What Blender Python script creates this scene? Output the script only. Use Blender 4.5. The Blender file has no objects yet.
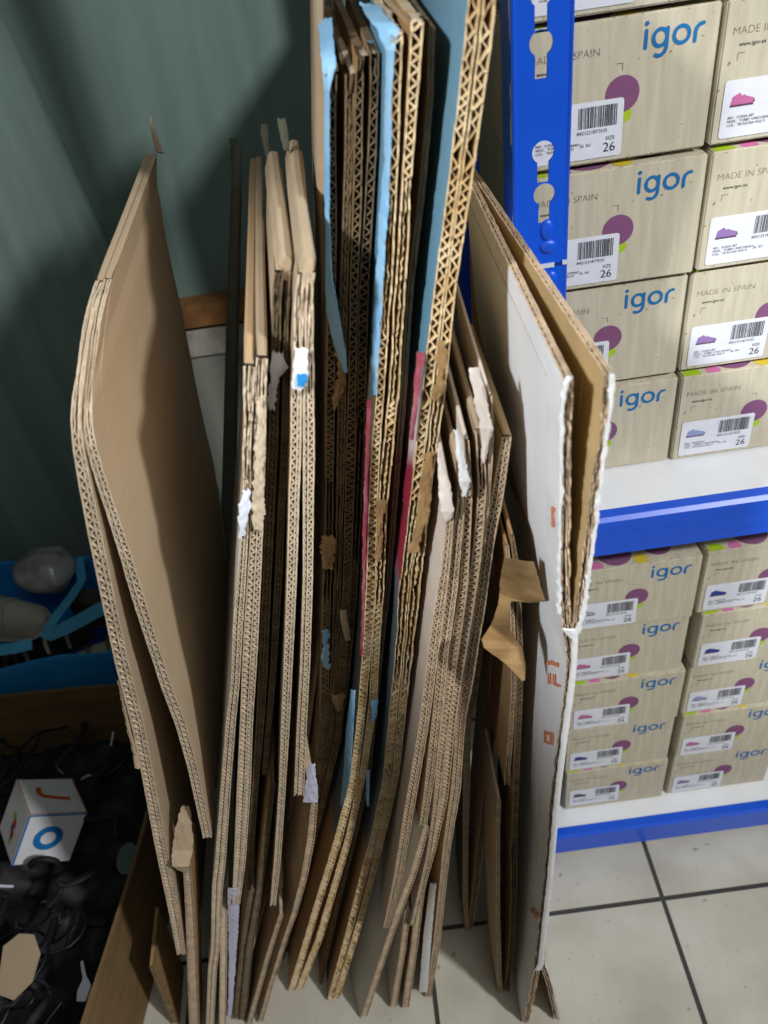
import bpy, bmesh, math, random
from mathutils import Vector, Matrix
from mathutils import noise as mnoise
R = random.Random(7)
scene = bpy.context.scene
COL = scene.collection

# ------------------------------------------------------------------ camera
FPX, W_, H_ = 810.0, 768, 1024
CAMH = 1.4
yaw, pitch, roll = [math.radians(a) for a in (-1.22, 40.55, 8.97)]
fwd = Vector((math.sin(yaw)*math.cos(pitch), math.cos(yaw)*math.cos(pitch), -math.sin(pitch)))
rt0 = Vector((math.cos(yaw), -math.sin(yaw), 0))
dn0 = fwd.cross(rt0)
rt = math.cos(roll)*rt0 + math.sin(roll)*dn0
dn = -math.sin(roll)*rt0 + math.cos(roll)*dn0
cam = bpy.data.cameras.new('camera')
cam.sensor_fit = 'VERTICAL'; cam.sensor_height = 36; cam.lens = FPX/H_*36
cam.clip_start = 0.02
co = bpy.data.objects.new('camera', cam); COL.objects.link(co)
m = Matrix((rt, -dn, -fwd)).transposed().to_4x4(); m.translation = (0, 0, CAMH)
co.matrix_world = m
scene.camera = co
cam.dof.use_dof = True; cam.dof.focus_distance = 0.78; cam.dof.aperture_fstop = 7.0

def ray(x, y): return rt*((x-W_/2)/FPX) + dn*((y-H_/2)/FPX) + fwd
def atY(x, y, Y):
    d = ray(x, y); return Vector((0, 0, CAMH)) + d*(Y/d.y)
def atZ(x, y, z):
    d = ray(x, y); return Vector((0, 0, CAMH)) + d*((z-CAMH)/d.z)

# ------------------------------------------------------------------ materials
def lin(c):
    return tuple(((v/255)/12.92 if v/255 <= .04045 else ((v/255+.055)/1.055)**2.4) for v in c)+(1,)
def mat(name, rgb, rough=.8, var=.12, scale=30, stretch=(1, 1, 1), bump=0, bscale=200, metal=0, rgb2=None, spec=.3, alpha=None):
    mt = bpy.data.materials.new(name); mt.use_nodes = True
    nt = mt.node_tree; n = nt.nodes; b = n['Principled BSDF']
    b.inputs['Roughness'].default_value = rough; b.inputs['Metallic'].default_value = metal
    b.inputs['Specular IOR Level'].default_value = spec
    tc = n.new('ShaderNodeTexCoord'); mp = n.new('ShaderNodeMapping'); mp.inputs['Scale'].default_value = stretch
    nt.links.new(tc.outputs['Object'], mp.inputs['Vector'])
    nz = n.new('ShaderNodeTexNoise'); nz.inputs['Scale'].default_value = scale; nz.inputs['Detail'].default_value = 5
    nt.links.new(mp.outputs['Vector'], nz.inputs['Vector'])
    rp = n.new('ShaderNodeValToRGB'); c = lin(rgb)
    d = lin(rgb2) if rgb2 else tuple(v*(1-2*var) for v in c[:3])+(1,)
    rp.color_ramp.elements[0].position = .3; rp.color_ramp.elements[1].position = .7
    rp.color_ramp.elements[0].color = d; rp.color_ramp.elements[1].color = c
    nt.links.new(nz.outputs['Fac'], rp.inputs['Fac']); nt.links.new(rp.outputs['Color'], b.inputs['Base Color'])
    if bump:
        n2 = n.new('ShaderNodeTexNoise'); n2.inputs['Scale'].default_value = bscale; n2.inputs['Detail'].default_value = 3
        nt.links.new(mp.outputs['Vector'], n2.inputs['Vector'])
        bp = n.new('ShaderNodeBump'); bp.inputs['Strength'].default_value = bump; bp.inputs['Distance'].default_value = .002
        nt.links.new(n2.outputs['Fac'], bp.inputs['Height']); nt.links.new(bp.outputs['Normal'], b.inputs['Normal'])
    if alpha is not None:
        b.inputs['Transmission Weight'].default_value = alpha
    return mt
def plain(name, rgb, rough=.6, spec=.3): return mat(name, rgb, rough, var=.04, scale=60, spec=spec)

M = {}
M['kraft'] = mat('kraft', (190, 168, 138), .85, .10, 14, (1, 1, 3), .12, 120)
M['kraft_old'] = mat('kraft_old', (172, 136, 92), .85, .14, 18, (1, 1, 4), .15, 100)
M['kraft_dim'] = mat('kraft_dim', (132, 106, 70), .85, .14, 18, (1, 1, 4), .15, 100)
M['kraft_gold'] = mat('kraft_gold', (190, 164, 118), .8, .10, 12, (1, 2, 1), .1, 100)
M['kraft_grey'] = mat('kraft_grey', (104, 104, 90), .85, .12, 16, (1, 1, 3), .1, 100)
M['edge_pale'] = mat('edge_pale', (214, 194, 166), .9, .14, 90)
M['edge_tan'] = mat('edge_tan', (196, 172, 142), .9, .18, 90)
M['edge_old_shaded'] = mat('edge_old_shaded', (146, 122, 90), .9, .25, 70)  # old board edge, with the tall stack's shade also put into its colour
M['edge_shaded'] = mat('edge_shaded', (126, 108, 84), .9, .25, 70)  # darker edge colour carries the shade of the recessed cartons
M['edge_gold'] = mat('edge_gold', (218, 198, 162), .9, .2, 40, rgb2=(190, 158, 106))
M['white_liner'] = mat('white_liner', (226, 226, 224), .7, .05, 20, (1, 1, 1), .05, 100)
M['pink_liner'] = mat('pink_liner', (222, 208, 196), .8, .07, 40, (3, 1, 1), .1, 100)
M['paper_white'] = plain('paper_white', (226, 230, 240), .7)
M['tape_lilac'] = plain('tape_lilac', (205, 203, 225), .6)
M['paper_blue'] = mat('paper_blue', (150, 190, 216), .6, .14, 25, rgb2=(112, 164, 204))
M['paper_red'] = mat('paper_red', (128, 36, 54), .7, .1, 60, rgb2=(160, 96, 104))
M['tape_brown'] = mat('tape_brown', (168, 136, 92), .4, .2, 30, rgb2=(126, 98, 62), bump=.3, bscale=60)
M['core'] = mat('core', (92, 70, 48), .95, .15, 60)

def blue_print():
    """glossy printed liner: blue above, a crimson band, grey blue below"""
    mt = bpy.data.materials.new('blue_print'); mt.use_nodes = True
    nt = mt.node_tree; n = nt.nodes; b = n['Principled BSDF']; b.inputs['Roughness'].default_value = .5
    g = n.new('ShaderNodeNewGeometry'); sp = n.new('ShaderNodeSeparateXYZ'); nt.links.new(g.outputs['Position'], sp.inputs[0])
    nz = n.new('ShaderNodeTexNoise'); nz.inputs['Scale'].default_value = 26; nt.links.new(g.outputs['Position'], nz.inputs['Vector'])
    ma = n.new('ShaderNodeMath'); ma.operation = 'MULTIPLY_ADD'; ma.inputs[1].default_value = .07
    nt.links.new(nz.outputs['Fac'], ma.inputs[0]); nt.links.new(sp.outputs['Z'], ma.inputs[2])
    mr = n.new('ShaderNodeMapRange'); mr.inputs['From Min'].default_value = 0; mr.inputs['From Max'].default_value = 1.5
    nt.links.new(ma.outputs[0], mr.inputs['Value'])
    rp = n.new('ShaderNodeValToRGB'); cr = rp.color_ramp
    cr.elements[0].position = .325; cr.elements[0].color = lin((168, 134, 92))
    cr.elements[1].position = 1; cr.elements[1].color = lin((132, 172, 192))
    for p, c in ((.335, (90, 110, 124)), (.62, (88, 104, 116)), (.635, (150, 40, 60)), (.70, (140, 36, 58)), (.715, (205, 190, 190)), (.74, (200, 196, 200)), (.755, (96, 142, 166))):
        e = cr.elements.new(p); e.color = lin(c)
    nt.links.new(mr.outputs['Result'], rp.inputs['Fac']); nt.links.new(rp.outputs['Color'], b.inputs['Base Color'])
    return mt
M['blue_print'] = blue_print()

M['white_print'] = mat('white_print', (222, 222, 218), .7, .05, 20)
nt = M['white_print'].node_tree; n = nt.nodes
g = n.new('ShaderNodeNewGeometry'); sp = n.new('ShaderNodeSeparateXYZ'); nt.links.new(g.outputs['Position'], sp.inputs[0])
nz = n.new('ShaderNodeTexNoise'); nz.inputs['Scale'].default_value = 30; nt.links.new(g.outputs['Position'], nz.inputs['Vector'])
ma = n.new('ShaderNodeMath'); ma.operation = 'MULTIPLY_ADD'; ma.inputs[1].default_value = .09; nt.links.new(nz.outputs['Fac'], ma.inputs[0]); nt.links.new(sp.outputs['Z'], ma.inputs[2])
mr = n.new('ShaderNodeMapRange'); mr.inputs['From Min'].default_value = 1.055; mr.inputs['From Max'].default_value = 1.06; nt.links.new(ma.outputs[0], mr.inputs['Value'])
mi = n.new('ShaderNodeMix'); mi.data_type = 'RGBA'; nt.links.new(mr.outputs['Result'], mi.inputs['Factor'])
pb = n['Principled BSDF']; nt.links.new(pb.inputs['Base Color'].links[0].from_socket, mi.inputs[6]); mi.inputs[7].default_value = lin((192, 160, 122)); nt.links.new(mi.outputs[2], pb.inputs['Base Color'])

def ridged(name, rgb, axis, freq, rgb2, amt=.2):
    """liner with the flutes showing through as faint ridges along one axis"""
    mt = mat(name, rgb, .65, .04, 12, rgb2=rgb2)
    nt = mt.node_tree; n = nt.nodes; b = n['Principled BSDF']
    wv = n.new('ShaderNodeTexWave'); wv.wave_type = 'BANDS'; wv.bands_direction = axis
    wv.inputs['Scale'].default_value = freq; wv.inputs['Distortion'].default_value = .4
    tc = [x for x in n if x.type == 'TEX_COORD'][0]
    nt.links.new(tc.outputs['Object'], wv.inputs['Vector'])
    bp = n.new('ShaderNodeBump'); bp.inputs['Strength'].default_value = amt; bp.inputs['Distance'].default_value = .0008
    nt.links.new(wv.outputs['Fac'], bp.inputs['Height']); nt.links.new(bp.outputs['Normal'], b.inputs['Normal'])
    return mt
M['white_ridged'] = ridged('white_ridged', (236, 238, 240), 'Y', 45, (224, 226, 230))
M['kraft_ridged'] = ridged('kraft_ridged', (192, 170, 140), 'Z', 40, (184, 162, 132), .06)

# ------------------------------------------------------------------ object helpers
def thing(name, label, cat, loc=(0, 0, 0), group=None, rotz=0):
    o = bpy.data.objects.new(name, None); COL.objects.link(o)
    o.location = loc; o.rotation_euler = (0, 0, rotz); o.empty_display_size = .05
    o['label'] = label; o['category'] = cat
    if group: o['group'] = group
    return o
def tag(o, label, cat, group=None):
    o['label'] = label; o['category'] = cat
    if group: o['group'] = group
    return o
def link(name, me, parent=None, local=False, label=None):
    """one mesh object; coordinates are world unless local"""
    o = bpy.data.objects.new(name, me); COL.objects.link(o)
    if parent:
        o.parent = parent
        if not local:
            off = Vector((0, 0, 0)); p = parent
            while p: off += p.location; p = p.parent
            o.location = -off
    if label: o['label'] = label
    return o
class MB:
    def __init__(s): s.v = []; s.f = []; s.mi = []
    def grid(s, rows, mi=0, flip=False, cyc=False):
        b = len(s.v); n = len(rows[0])
        for r in rows: s.v.extend(r)
        for i in range(len(rows)-1):
            for j in range(n if cyc else n-1):
                a = b+i*n+j; k = b+i*n+(j+1) % n
                q = (a, k, k+n, a+n)
                s.f.append(q[::-1] if flip else q); s.mi.append(mi)
    def poly(s, pts, mi=0):
        b = len(s.v); s.v.extend(pts); s.f.append(tuple(range(b, b+len(pts)))); s.mi.append(mi)
    def box(s, a, b, mi=0):
        x0, y0, z0 = a; x1, y1, z1 = b; k = len(s.v)
        s.v.extend([(x0, y0, z0), (x1, y0, z0), (x1, y1, z0), (x0, y1, z0), (x0, y0, z1), (x1, y0, z1), (x1, y1, z1), (x0, y1, z1)])
        for q in ((0, 3, 2, 1), (4, 5, 6, 7), (0, 1, 5, 4), (1, 2, 6, 5), (2, 3, 7, 6), (3, 0, 4, 7)):
            s.f.append(tuple(k+i for i in q)); s.mi.append(mi)
    def tube(s, pts, rad, mi=0, n=8, flat=1.0):
        pts = [Vector(p) for p in pts]; rows = []
        for i, p in enumerate(pts):
            t = (pts[min(i+1, len(pts)-1)]-pts[max(i-1, 0)]).normalized()
            u = t.cross(Vector((0, 0, 1)))
            if u.length < 1e-3: u = t.cross(Vector((1, 0, 0)))
            u.normalize(); w = u.cross(t); r = rad[i] if isinstance(rad, (list, tuple)) else rad
            rows.append([p+u*math.cos(a)*r+w*math.sin(a)*r*flat for a in [2*math.pi*k/n for k in range(n)]])
        s.grid(rows, mi, cyc=True); s.poly(rows[0][::-1], mi); s.poly(rows[-1], mi)
    def mesh(s, name, mats, smooth=False, weld=0):
        me = bpy.data.meshes.new(name); me.from_pydata([tuple(v) for v in s.v], [], s.f)
        for m_ in mats: me.materials.append(m_)
        me.polygons.foreach_set('material_index', s.mi)
        if weld:
            bm = bmesh.new(); bm.from_mesh(me); bmesh.ops.remove_doubles(bm, verts=bm.verts, dist=weld)
            bmesh.ops.recalc_face_normals(bm, faces=bm.faces); bm.to_mesh(me); bm.free()
        if smooth: me.polygons.foreach_set('use_smooth', [True]*len(me.polygons))
        me.update(); return me
def bevel(me, w, seg=2):
    bm = bmesh.new(); bm.from_mesh(me)
    bmesh.ops.bevel(bm, geom=[e for e in bm.edges if e.calc_length() > w*3 and len(e.link_faces) == 2 and e.calc_face_angle() > .5], offset=w, segments=seg, affect='EDGES')
    bm.to_mesh(me); bm.free(); return me
def n1(x, seed=0.0): return mnoise.noise(Vector((x, seed*7.31+.5, seed*1.7)))

# ------------------------------------------------------------------ corrugated panels
def resample(pts, step):
    """pts: list of (Vector centre, thickness); even arc length, softly smoothed"""
    L = [0]
    for a, b in zip(pts, pts[1:]): L.append(L[-1]+(b[0]-a[0]).length)
    n = max(4, int(L[-1]/step)); out = []; k = 0
    for i in range(n+1):
        s = L[-1]*i/n
        while k < len(L)-2 and s > L[k+1]: k += 1
        u = (s-L[k])/max(1e-9, L[k+1]-L[k])
        out.append((pts[k][0].lerp(pts[k+1][0], u), pts[k][1]*(1-u)+pts[k+1][1]*u))
    w = max(1, int(.012/step)); sm = []
    for i in range(len(out)):
        a = max(0, i-w); b = min(len(out), i+w+1); k_ = min(i-a, b-1-i)
        seg = out[i-k_:i+k_+1]
        sm.append((sum((q[0] for q in seg), Vector())/len(seg), sum(q[1] for q in seg)/len(seg)))
    return sm

def corr_edge(mb, P, N, T, D, mi, split, seed, torn, pitch=.0072, recess=.034, left_mi=None, right_mi=None, rough=.0006, liner=.0011, flute=.0009, mess=0.0):
    """open corrugated edge: P centre points, N unit thickness dirs, T thickness, D inward dir; liners + zigzag flutes"""
    n = len(P); sd = seed
    if mess > .5: liner = .0009
    ds = [(P[i+1]-P[i]).length for i in range(n-1)]; S = [0]
    for d in ds: S.append(S[-1]+d)
    bounds = [-.5]+list(split)+[.5]
    cr = [torn(i) for i in range(n)]
    for k, b in enumerate(bounds):
        rows = []
        for i in range(n):
            c = cr[i]
            j = rough*1.2*n1(S[i]*140, sd+k)+rough*.8*n1(S[i]*420, sd+k+9)+c*(.0030*n1(S[i]*40, sd+k+3)+.0022*n1(S[i]*330, sd+k+5))
            wob = c*.0010*n1(S[i]*38, sd+k+11)+.0002*n1(S[i]*150, sd+k+2)
            o = b*T[i]; a = o+(liner if b < 0 else (-liner if b > .49 else liner*.5)); o2 = o if abs(b) > .49 else o-liner*.5
            if b > .49: o2, a = a, o
            if b < 0: a = o+liner; o2 = o
            lo = P[i]+N[i]*(o2+wob); hi = P[i]+N[i]*(a+wob); f0 = D*(-j)
            rows.append([lo+D*recess, lo+f0, hi+f0, hi+D*recess])
        b0 = len(mb.v)
        lm = left_mi if (k == 0 and left_mi is not None) else mi
        rm = right_mi if (k == len(bounds)-1 and right_mi is not None) else mi
        for r in rows: mb.v.extend(r)
        for i in range(n-1):
            for j in range(3):
                a_ = b0+i*4+j; mb.f.append((a_, a_+1, a_+5, a_+4)); mb.mi.append((lm, mi, rm)[j])
    for k in range(len(bounds)-1):
        lo, hi = bounds[k], bounds[k+1]; pt = pitch*(1 if (hi-lo) > .5 or len(bounds) == 2 else .72+.45*(hi-lo))
        mid = (lo+hi)/2; per = 6 if mess < .5 else 10; tot = int(S[-1]/pt*per); b0 = len(mb.v); idx = 0; ph = R.random()*6
        amp_w = (hi-lo)/2; cnt = 0; drift = 0
        for q in range(tot+1):
            s = q*pt/per
            while idx < n-2 and s > S[idx+1]: idx += 1
            u = min(1, (s-S[idx])/max(1e-9, ds[idx])); p = P[idx].lerp(P[idx+1], u); t = T[idx]*(1-u)+T[idx+1]*u
            c = cr[idx]; nn = N[idx]; tt = (P[idx+1]-P[idx]).normalized()
            drift += (.10+mess*.5)*n1(s*30+mess*s*60, sd+k+20)+c*.1*n1(s*200, sd+21)
            a = ph+2*math.pi*q/per+drift
            wv = math.asin(.97*math.sin(a))/1.33 if mess < .5 else 1.25*math.sin(a)/(1+.25*abs(math.sin(a)))
            A = (amp_w*t-liner*.6)*(1-.85*c)*(1+mess*.35*n1(s*90, sd+k+50))
            off = mid*t+A*wv+c*.0006*n1(s*120, sd+k+30)+mess*.0009*n1(s*260, sd+k+52)
            lim = max(.0002, amp_w*t-liner*.8); off = mid*t+max(-lim, min(lim, off-mid*t))
            slope = math.cos(a); dirn = (tt+nn*(1.7*slope if mess > .5 else (.9 if slope > 0 else -.9))).normalized(); pn = (nn-dirn*nn.dot(dirn))
            pn = pn.normalized() if pn.length > 1e-4 else nn
            j = .0003*n1(s*500, sd+k+4)+(c*.003+mess*.0025)*n1(s*180, sd+k+6)-.0004
            base = p+nn*off+tt*(mess*pt*.13*math.sin(2*a) if mess > .5 else 0); h = flute*(.5 if mess < .5 else .42)*(1+.25*n1(s*220, sd+40))
            f0 = D*(-j)
            mb.v.extend([base-pn*h+D*recess, base-pn*h+f0, base+pn*h+f0, base+pn*h+D*recess]); cnt += 1
        for q in range(cnt-1):
            for j in range(3):
                a_ = b0+q*4+j; mb.f.append((a_, a_+1, a_+5, a_+4)); mb.mi.append(mi)

def panel(name, parent, pts, Y, L, s=0.0, mats=('kraft', 'kraft', 'edge_tan'), split=(.08,), torn=(), floor=True, foot=.10,
          top='fold', closed=False, warp=.003, seed=None, label=None, pitch=.0072, dz=0.0, rough=.0006, t_scale=1.0, xground=None, topcorr=None, yback=None, mess=0.0):
    """one wall of a carton. pts: (x_left, x_right, y[, Y]) along its front edge in the photograph's frame, each at its own distance Y;
    the wall runs back from that edge for L metres along (s, 1, dz)."""
    seed = R.random()*50 if seed is None else seed
    raw = []
    for q in pts:
        y_ = q[3] if len(q) > 3 else Y
        a = atY(q[0], q[2], y_); b = atY(q[1], q[2], y_); raw.append(((a+b)/2, a, b, q[2]))
    cen = []
    for i, (c, a, b, yy) in enumerate(raw):
        t = (raw[min(i+1, len(raw)-1)][0]-raw[max(i-1, 0)][0]); t.normalize()
        d = b-a; cen.append((c, (d-t*d.dot(t)).length*t_scale))
    zend = cen[-1][0].z
    nfront = len(cen)
    grid_floor = []
    if zend < .004:
        pass
    step = .004
    rs = resample(cen, step)
    P = [q[0] for q in rs]; T = [q[1] for q in rs]
    if floor and zend < .09:                       # carry the front edge straight on down to the floor
        tv = (P[-1]-P[-6]).normalized()
        while P[-1].z > .006:
            P.append(P[-1]+tv*min(step, (P[-1].z-.003)/max(.05, -tv.z))); T.append(T[-1])
            if len(P) > 2000: break
    cut = [i for i, p in enumerate(P) if p.z > .0015]; P = [P[i] for i in cut]; T = [T[i] for i in cut]
    D = Vector((s, 1, dz)); Dn = D.normalized()
    N = []
    for i in range(len(P)):
        t = (P[min(i+3, len(P)-1)]-P[max(i-3, 0)]).normalized(); nn = t.cross(Dn); nn.normalize()
        if nn.x < 0: nn = -nn
        N.append(nn)
    ypx = [H_/2+FPX*((p-Vector((0, 0, CAMH))).dot(dn))/((p-Vector((0, 0, CAMH))).dot(fwd)) for p in P]
    def tornf(i):
        for a, b in torn:
            if a-6 < ypx[i] < b+6: return max(0, min(1, (ypx[i]-a+6)/8, (b+6-ypx[i])/8))
        return 0
    mb = MB(); rec = .0335 if not closed else 0.0
    if closed:
        pass
    else:
        corr_edge(mb, P, N, T, Dn, 2, [split[0]] if split else [], seed, tornf, pitch, .034, 0, 1, rough, mess=mess)
    # body: rows along the edge, columns into the depth
    k = 5; rows_i = list(range(0, len(P), k))
    if rows_i[-1] != len(P)-1: rows_i.append(len(P)-1)
    cols = [0, .04, .2, .45, .7, .9, 1.0]
    lrows, rrows = [], []
    def row(p, nn, t, d0, back=None):
        l_, r_ = [], []
        for c in cols:
            L_ = back if back else (yback-p.y) if yback else L
            dep = d0+(L_-d0)*c
            w = warp*n1(p.z*4+dep*5, seed+60)*min(1, max(0, dep-.02)*8)
            q = p+D*dep+nn*w
            if closed and c == 0:
                l_.append(q-nn*t*.28+D*(-.0)); r_.append(q+nn*t*.28)
            else:
                l_.append(q-nn*t*.5); r_.append(q+nn*t*.5)
        return l_, r_
    tl = T[0]
    if top == 'fold':
        up = (P[0]-P[min(4, len(P)-1)]).normalized()
        for f, g in ((.42, .45), (.25, .8)):
            a, b = row(P[0]+up*tl*f, N[0], tl*g, 0.0); lrows.append(a); rrows.append(b)
    if topcorr: rows_i = [i for i in rows_i if P[i].z < P[0].z-.0185]
    for i in rows_i:
        a, b = row(P[i], N[i], T[i], rec if not closed else 0.0 if True else 0)
        if closed:
            for c in range(1, 2):
                pass
        lrows.append(a); rrows.append(b)
    if floor and P[-1].z > .02:                    # the wall's deeper part reaches the floor behind the cut corner
        tv = (P[-1]-P[-8]).normalized(); p0 = P[-1]; z0 = p0.z
        xs = xground if xground is not None else p0.x+max(-.03, min(.03, tv.x*z0))
        m_ = 8
        for i in range(1, m_+1):
            u = i/m_; p = Vector((p0.x+(xs-p0.x)*u, p0.y, z0*(1-u)+.002*u))
            d0 = min(L*.8, rec+foot*min(1, u*2.2))
            a, b = row(p, N[-1], T[-1]*.9, d0, L if not yback else d0+.12); lrows.append(a); rrows.append(b)
    mb.grid(lrows, 0, flip=False); mb.grid(rrows, 1, flip=True)
    mb.grid([[a[0], b[0]] for a, b in zip(lrows, rrows)], 1 if not closed else 0)
    mb.grid([[a[-1], b[-1]] for a, b in zip(lrows, rrows)], 1)
    mb.grid([lrows[0], rrows[0]], 0 if top == 'fold' else 2); mb.grid([lrows[-1], rrows[-1]], 2)
    if topcorr:                                    # open corrugations along the top edge too
        nn = N[0]; pts2 = [P[0]+D*(L*i/90) for i in range(91)]
        corr_edge(mb, pts2, [nn]*91, [T[0]*topcorr]*91, Vector((0, 0, -1)), 2, [split[0]] if split else [], seed+3, lambda i: 0, .0085, .019, 0, 1, rough)
    me = mb.mesh(name, [M[q] for q in mats])
    return link(name, me, parent, label=label)

def ribbon(name, parent, rows, mt, thick=.0006, sub=None, rag=.0015, seed=None, label=None, ragx=0.0):
    """torn paper or tape: rows of (x_left, x_right, y, Y_left[, Y_right[, y_right]]); a thin solid sheet bent through them, its edges torn"""
    seed = R.random()*50 if seed is None else seed
    g = []
    for q in rows:
        yl = q[3]; yr = q[4] if len(q) > 4 else q[3]
        y2 = q[5] if len(q) > 5 else q[2]
        g.append((atY(q[0], q[2], yl), atY(q[1], y2, yr)))
    fine = []
    for i in range(len(g)-1):
        k_ = max(2, int((g[i+1][0]-g[i][0]).length/.0022))
        for k in range(k_):
            u = k/k_; fine.append((g[i][0].lerp(g[i+1][0], u), g[i][1].lerp(g[i+1][1], u)))
    fine.append(g[-1]); nc = 5; rws = []
    for i, (a, b) in enumerate(fine):
        r = []; w = b-a
        for j in range(nc):
            u = j/(nc-1)
            if j in (0, nc-1):
                t = rag*(.7*n1(i*.21, seed+j)+.5*n1(i*.73, seed+j+4)+.35*n1(i*2.3, seed+j+9))
                u += t/max(.003, w.length)*(1 if j else -1)
            p = a+w*u+Vector((0, -.0008*math.sin(math.pi*min(1, max(0, u)))+rag*.35*n1(i*.33+j*2, seed+12), 0))
            r.append(p)
        rws.append(r)
    for e, sg in ((0, -1), (-1, 1)):
        rws[e] = [p+Vector((0, 0, -sg*rag*1.2*n1(j*1.9, seed+30))) for j, p in enumerate(rws[e])]
    nrm = (g[-1][0]-g[0][0]).cross(fine[len(fine)//2][1]-fine[len(fine)//2][0]).normalized()
    if nrm.dot(Vector((0, 0, CAMH))-g[0][0]) < 0: nrm = -nrm
    back = [[p-nrm*thick for p in r] for r in rws]
    mb = MB(); mb.grid(rws); mb.grid(back, flip=True)
    mb.grid([[r[0] for r in rws], [r[0] for r in back]]); mb.grid([[r[-1] for r in rws], [r[-1] for r in back]], flip=True)
    mb.grid([rws[0], back[0]]); mb.grid([rws[-1], back[-1]], flip=True)
    me = mb.mesh(name, [M[mt]] if isinstance(mt, str) else [mt], weld=1e-7)
    return link(name, me, parent, label=label)
def carton(label, base): return thing('flattened_carton', label, 'cardboard box', base, 'flattened cardboard boxes leaning in the corner')


# ================================================================== the flattened cartons, left to right
# --- far left: two walls splayed open below a torn crease
c = carton('tan flattened carton far left, its two walls splayed apart below a torn crease', (-.3, .5, 0))
K = ('kraft_ridged', 'kraft_ridged', 'edge_pale')
panel('carton_wall', c, [(96, 104, 281, .565), (86, 94, 310, .53), (77, 86, 360, .49), (70, 81, 412, .455), (71, 82, 436), (76, 88, 470), (88, 102, 535), (101, 115, 598), (114, 128, 660), (122, 136, 690), (132, 145, 728), (141, 153, 772), (155, 167, 847), (169, 180, 913), (177, 186, 955)],
      .45, .24, -.02, K, (.12,), yback=.86, warp=.001, torn=[(270, 428)], xground=-.44, foot=.14, pitch=.0088, seed=1)
panel('carton_wall', c, [(104, 111, 279, .567), (95, 103, 310, .532), (87, 95, 370, .492), (82, 92, 414, .457), (83, 94, 436), (92, 103, 470), (104, 115, 506), (118, 130, 550), (131, 144, 596), (149, 160, 650), (162, 173, 690), (175, 186, 724), (187, 197, 765), (203, 212, 838)],
      .452, .25, -.02, K, (-.1,), yback=.86, torn=[(270, 428)], xground=-.345, foot=.11, pitch=.0088, floor=False, seed=2, warp=.001)
ribbon('flap', c, [(149, 151, 117, .875), (151, 157, 135, .865), (156, 163, 152, .855)], 'kraft', thick=.003)
ribbon('torn_liner', c, [(117, 121, 680, .452), (127, 131, 730, .452), (133, 138, 755, .45), (135, 140, 768, .445)], 'kraft', rag=.0012)

# --- low torn sheets between the far left carton and the white one
c = carton('low dark torn flattened carton on the floor under the splayed carton at far left', (-.42, .56, 0))
panel('carton_wall', c, [(183, 191, 866), (185, 194, 905), (187, 197, 960), (189, 199, 1022)], .45, .05, -.0, ('kraft_old', 'kraft_old', 'edge_tan'), (), seed=3)
panel('carton_wall', c, [(149, 153, 966), (158, 164, 990), (172, 180, 1024)], .475, .08, -.03, ('kraft_old', 'kraft_old', 'edge_old_shaded'), (), seed=4)
ribbon('torn_liner', c, [(182, 190, 806, .47), (176, 192, 826, .462), (172, 193, 850, .452), (172, 189, 866, .441), (181, 188, 872, .445)], 'kraft', rag=.0018)

# --- grey sheet standing far back
c = carton('thin grey-green flattened carton standing farthest back, left of the white-faced carton', (-.2, .78, 0))
panel('carton_wall', c, [(231, 242, 190), (226, 239, 330), (222, 236, 480), (218, 232, 600), (212, 226, 720), (206, 220, 800)], .88, .14, -.05, ('kraft_grey', 'kraft_grey', 'kraft_grey'), (), seed=5, closed=True)
ribbon('flap', c, [(229, 236, 138, 1.03), (230, 238, 150, 1.025), (232, 242, 165, 1.02)], 'kraft_grey', thick=.003)

# --- E2 + E3 white printed carton
c = carton('bright flattened carton with white left face and torn white upper edges', (-.25, .55, 0))
KW = ('white_print', 'kraft', 'edge_pale')
panel('carton_wall', c, [(243, 255, 366), (244, 253, 420), (242, 250, 480), (241, 249, 522), (237, 246, 580), (233, 243, 626), (231, 240, 680), (226, 236, 722), (221, 231, 785), (215, 226, 860), (212, 223, 887), (211, 220, 949), (208, 217, 970), (206, 214, 1024)],
      .45, .41, -.036, KW, (-.05,), torn=[(360, 520)], warp=.001, seed=6)
panel('carton_wall', c, [(256, 268, 358), (255, 266, 410), (252, 265, 480), (250, 263, 534), (247, 261, 580), (244, 259, 626), (242, 257, 665), (240, 253, 722), (237, 251, 785), (234, 246, 860), (232, 240, 905)],
      .452, .40, -.043, ('kraft', 'kraft', 'edge_pale'), (.05,), torn=[(352, 528)], xground=-.31, foot=.10, floor=False, warp=.001, seed=7)
panel('flap', c, [(221, 227, 912), (220, 227, 960), (219, 226, 1024)], .455, .2, -.05, ('kraft', 'white_liner', 'edge_pale'), (), seed=8, top='flat')
ribbon('tape', c, [(228, 239, 888, .452), (228, 239, 915, .456), (229, 236, 960, .47), (228, 232, 1016, .475)], 'tape_lilac', seed=81, label='pale lilac tape at the bottom edge')
ribbon('torn_liner', c, [(243, 250, 490, .447), (240, 251, 505, .446), (239, 247, 522, .446), (239, 242, 538, .447)], 'paper_white', rag=.003, seed=82, label='torn white paper')
ribbon('torn_liner', c, [(258, 264, 396, .446), (257, 264, 430, .445), (254, 264, 470, .445), (252, 264, 505, .446), (253, 262, 530, .447)], 'edge_pale', rag=.003, ragx=.002, seed=83, label='crumbly pale torn edge')

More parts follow.
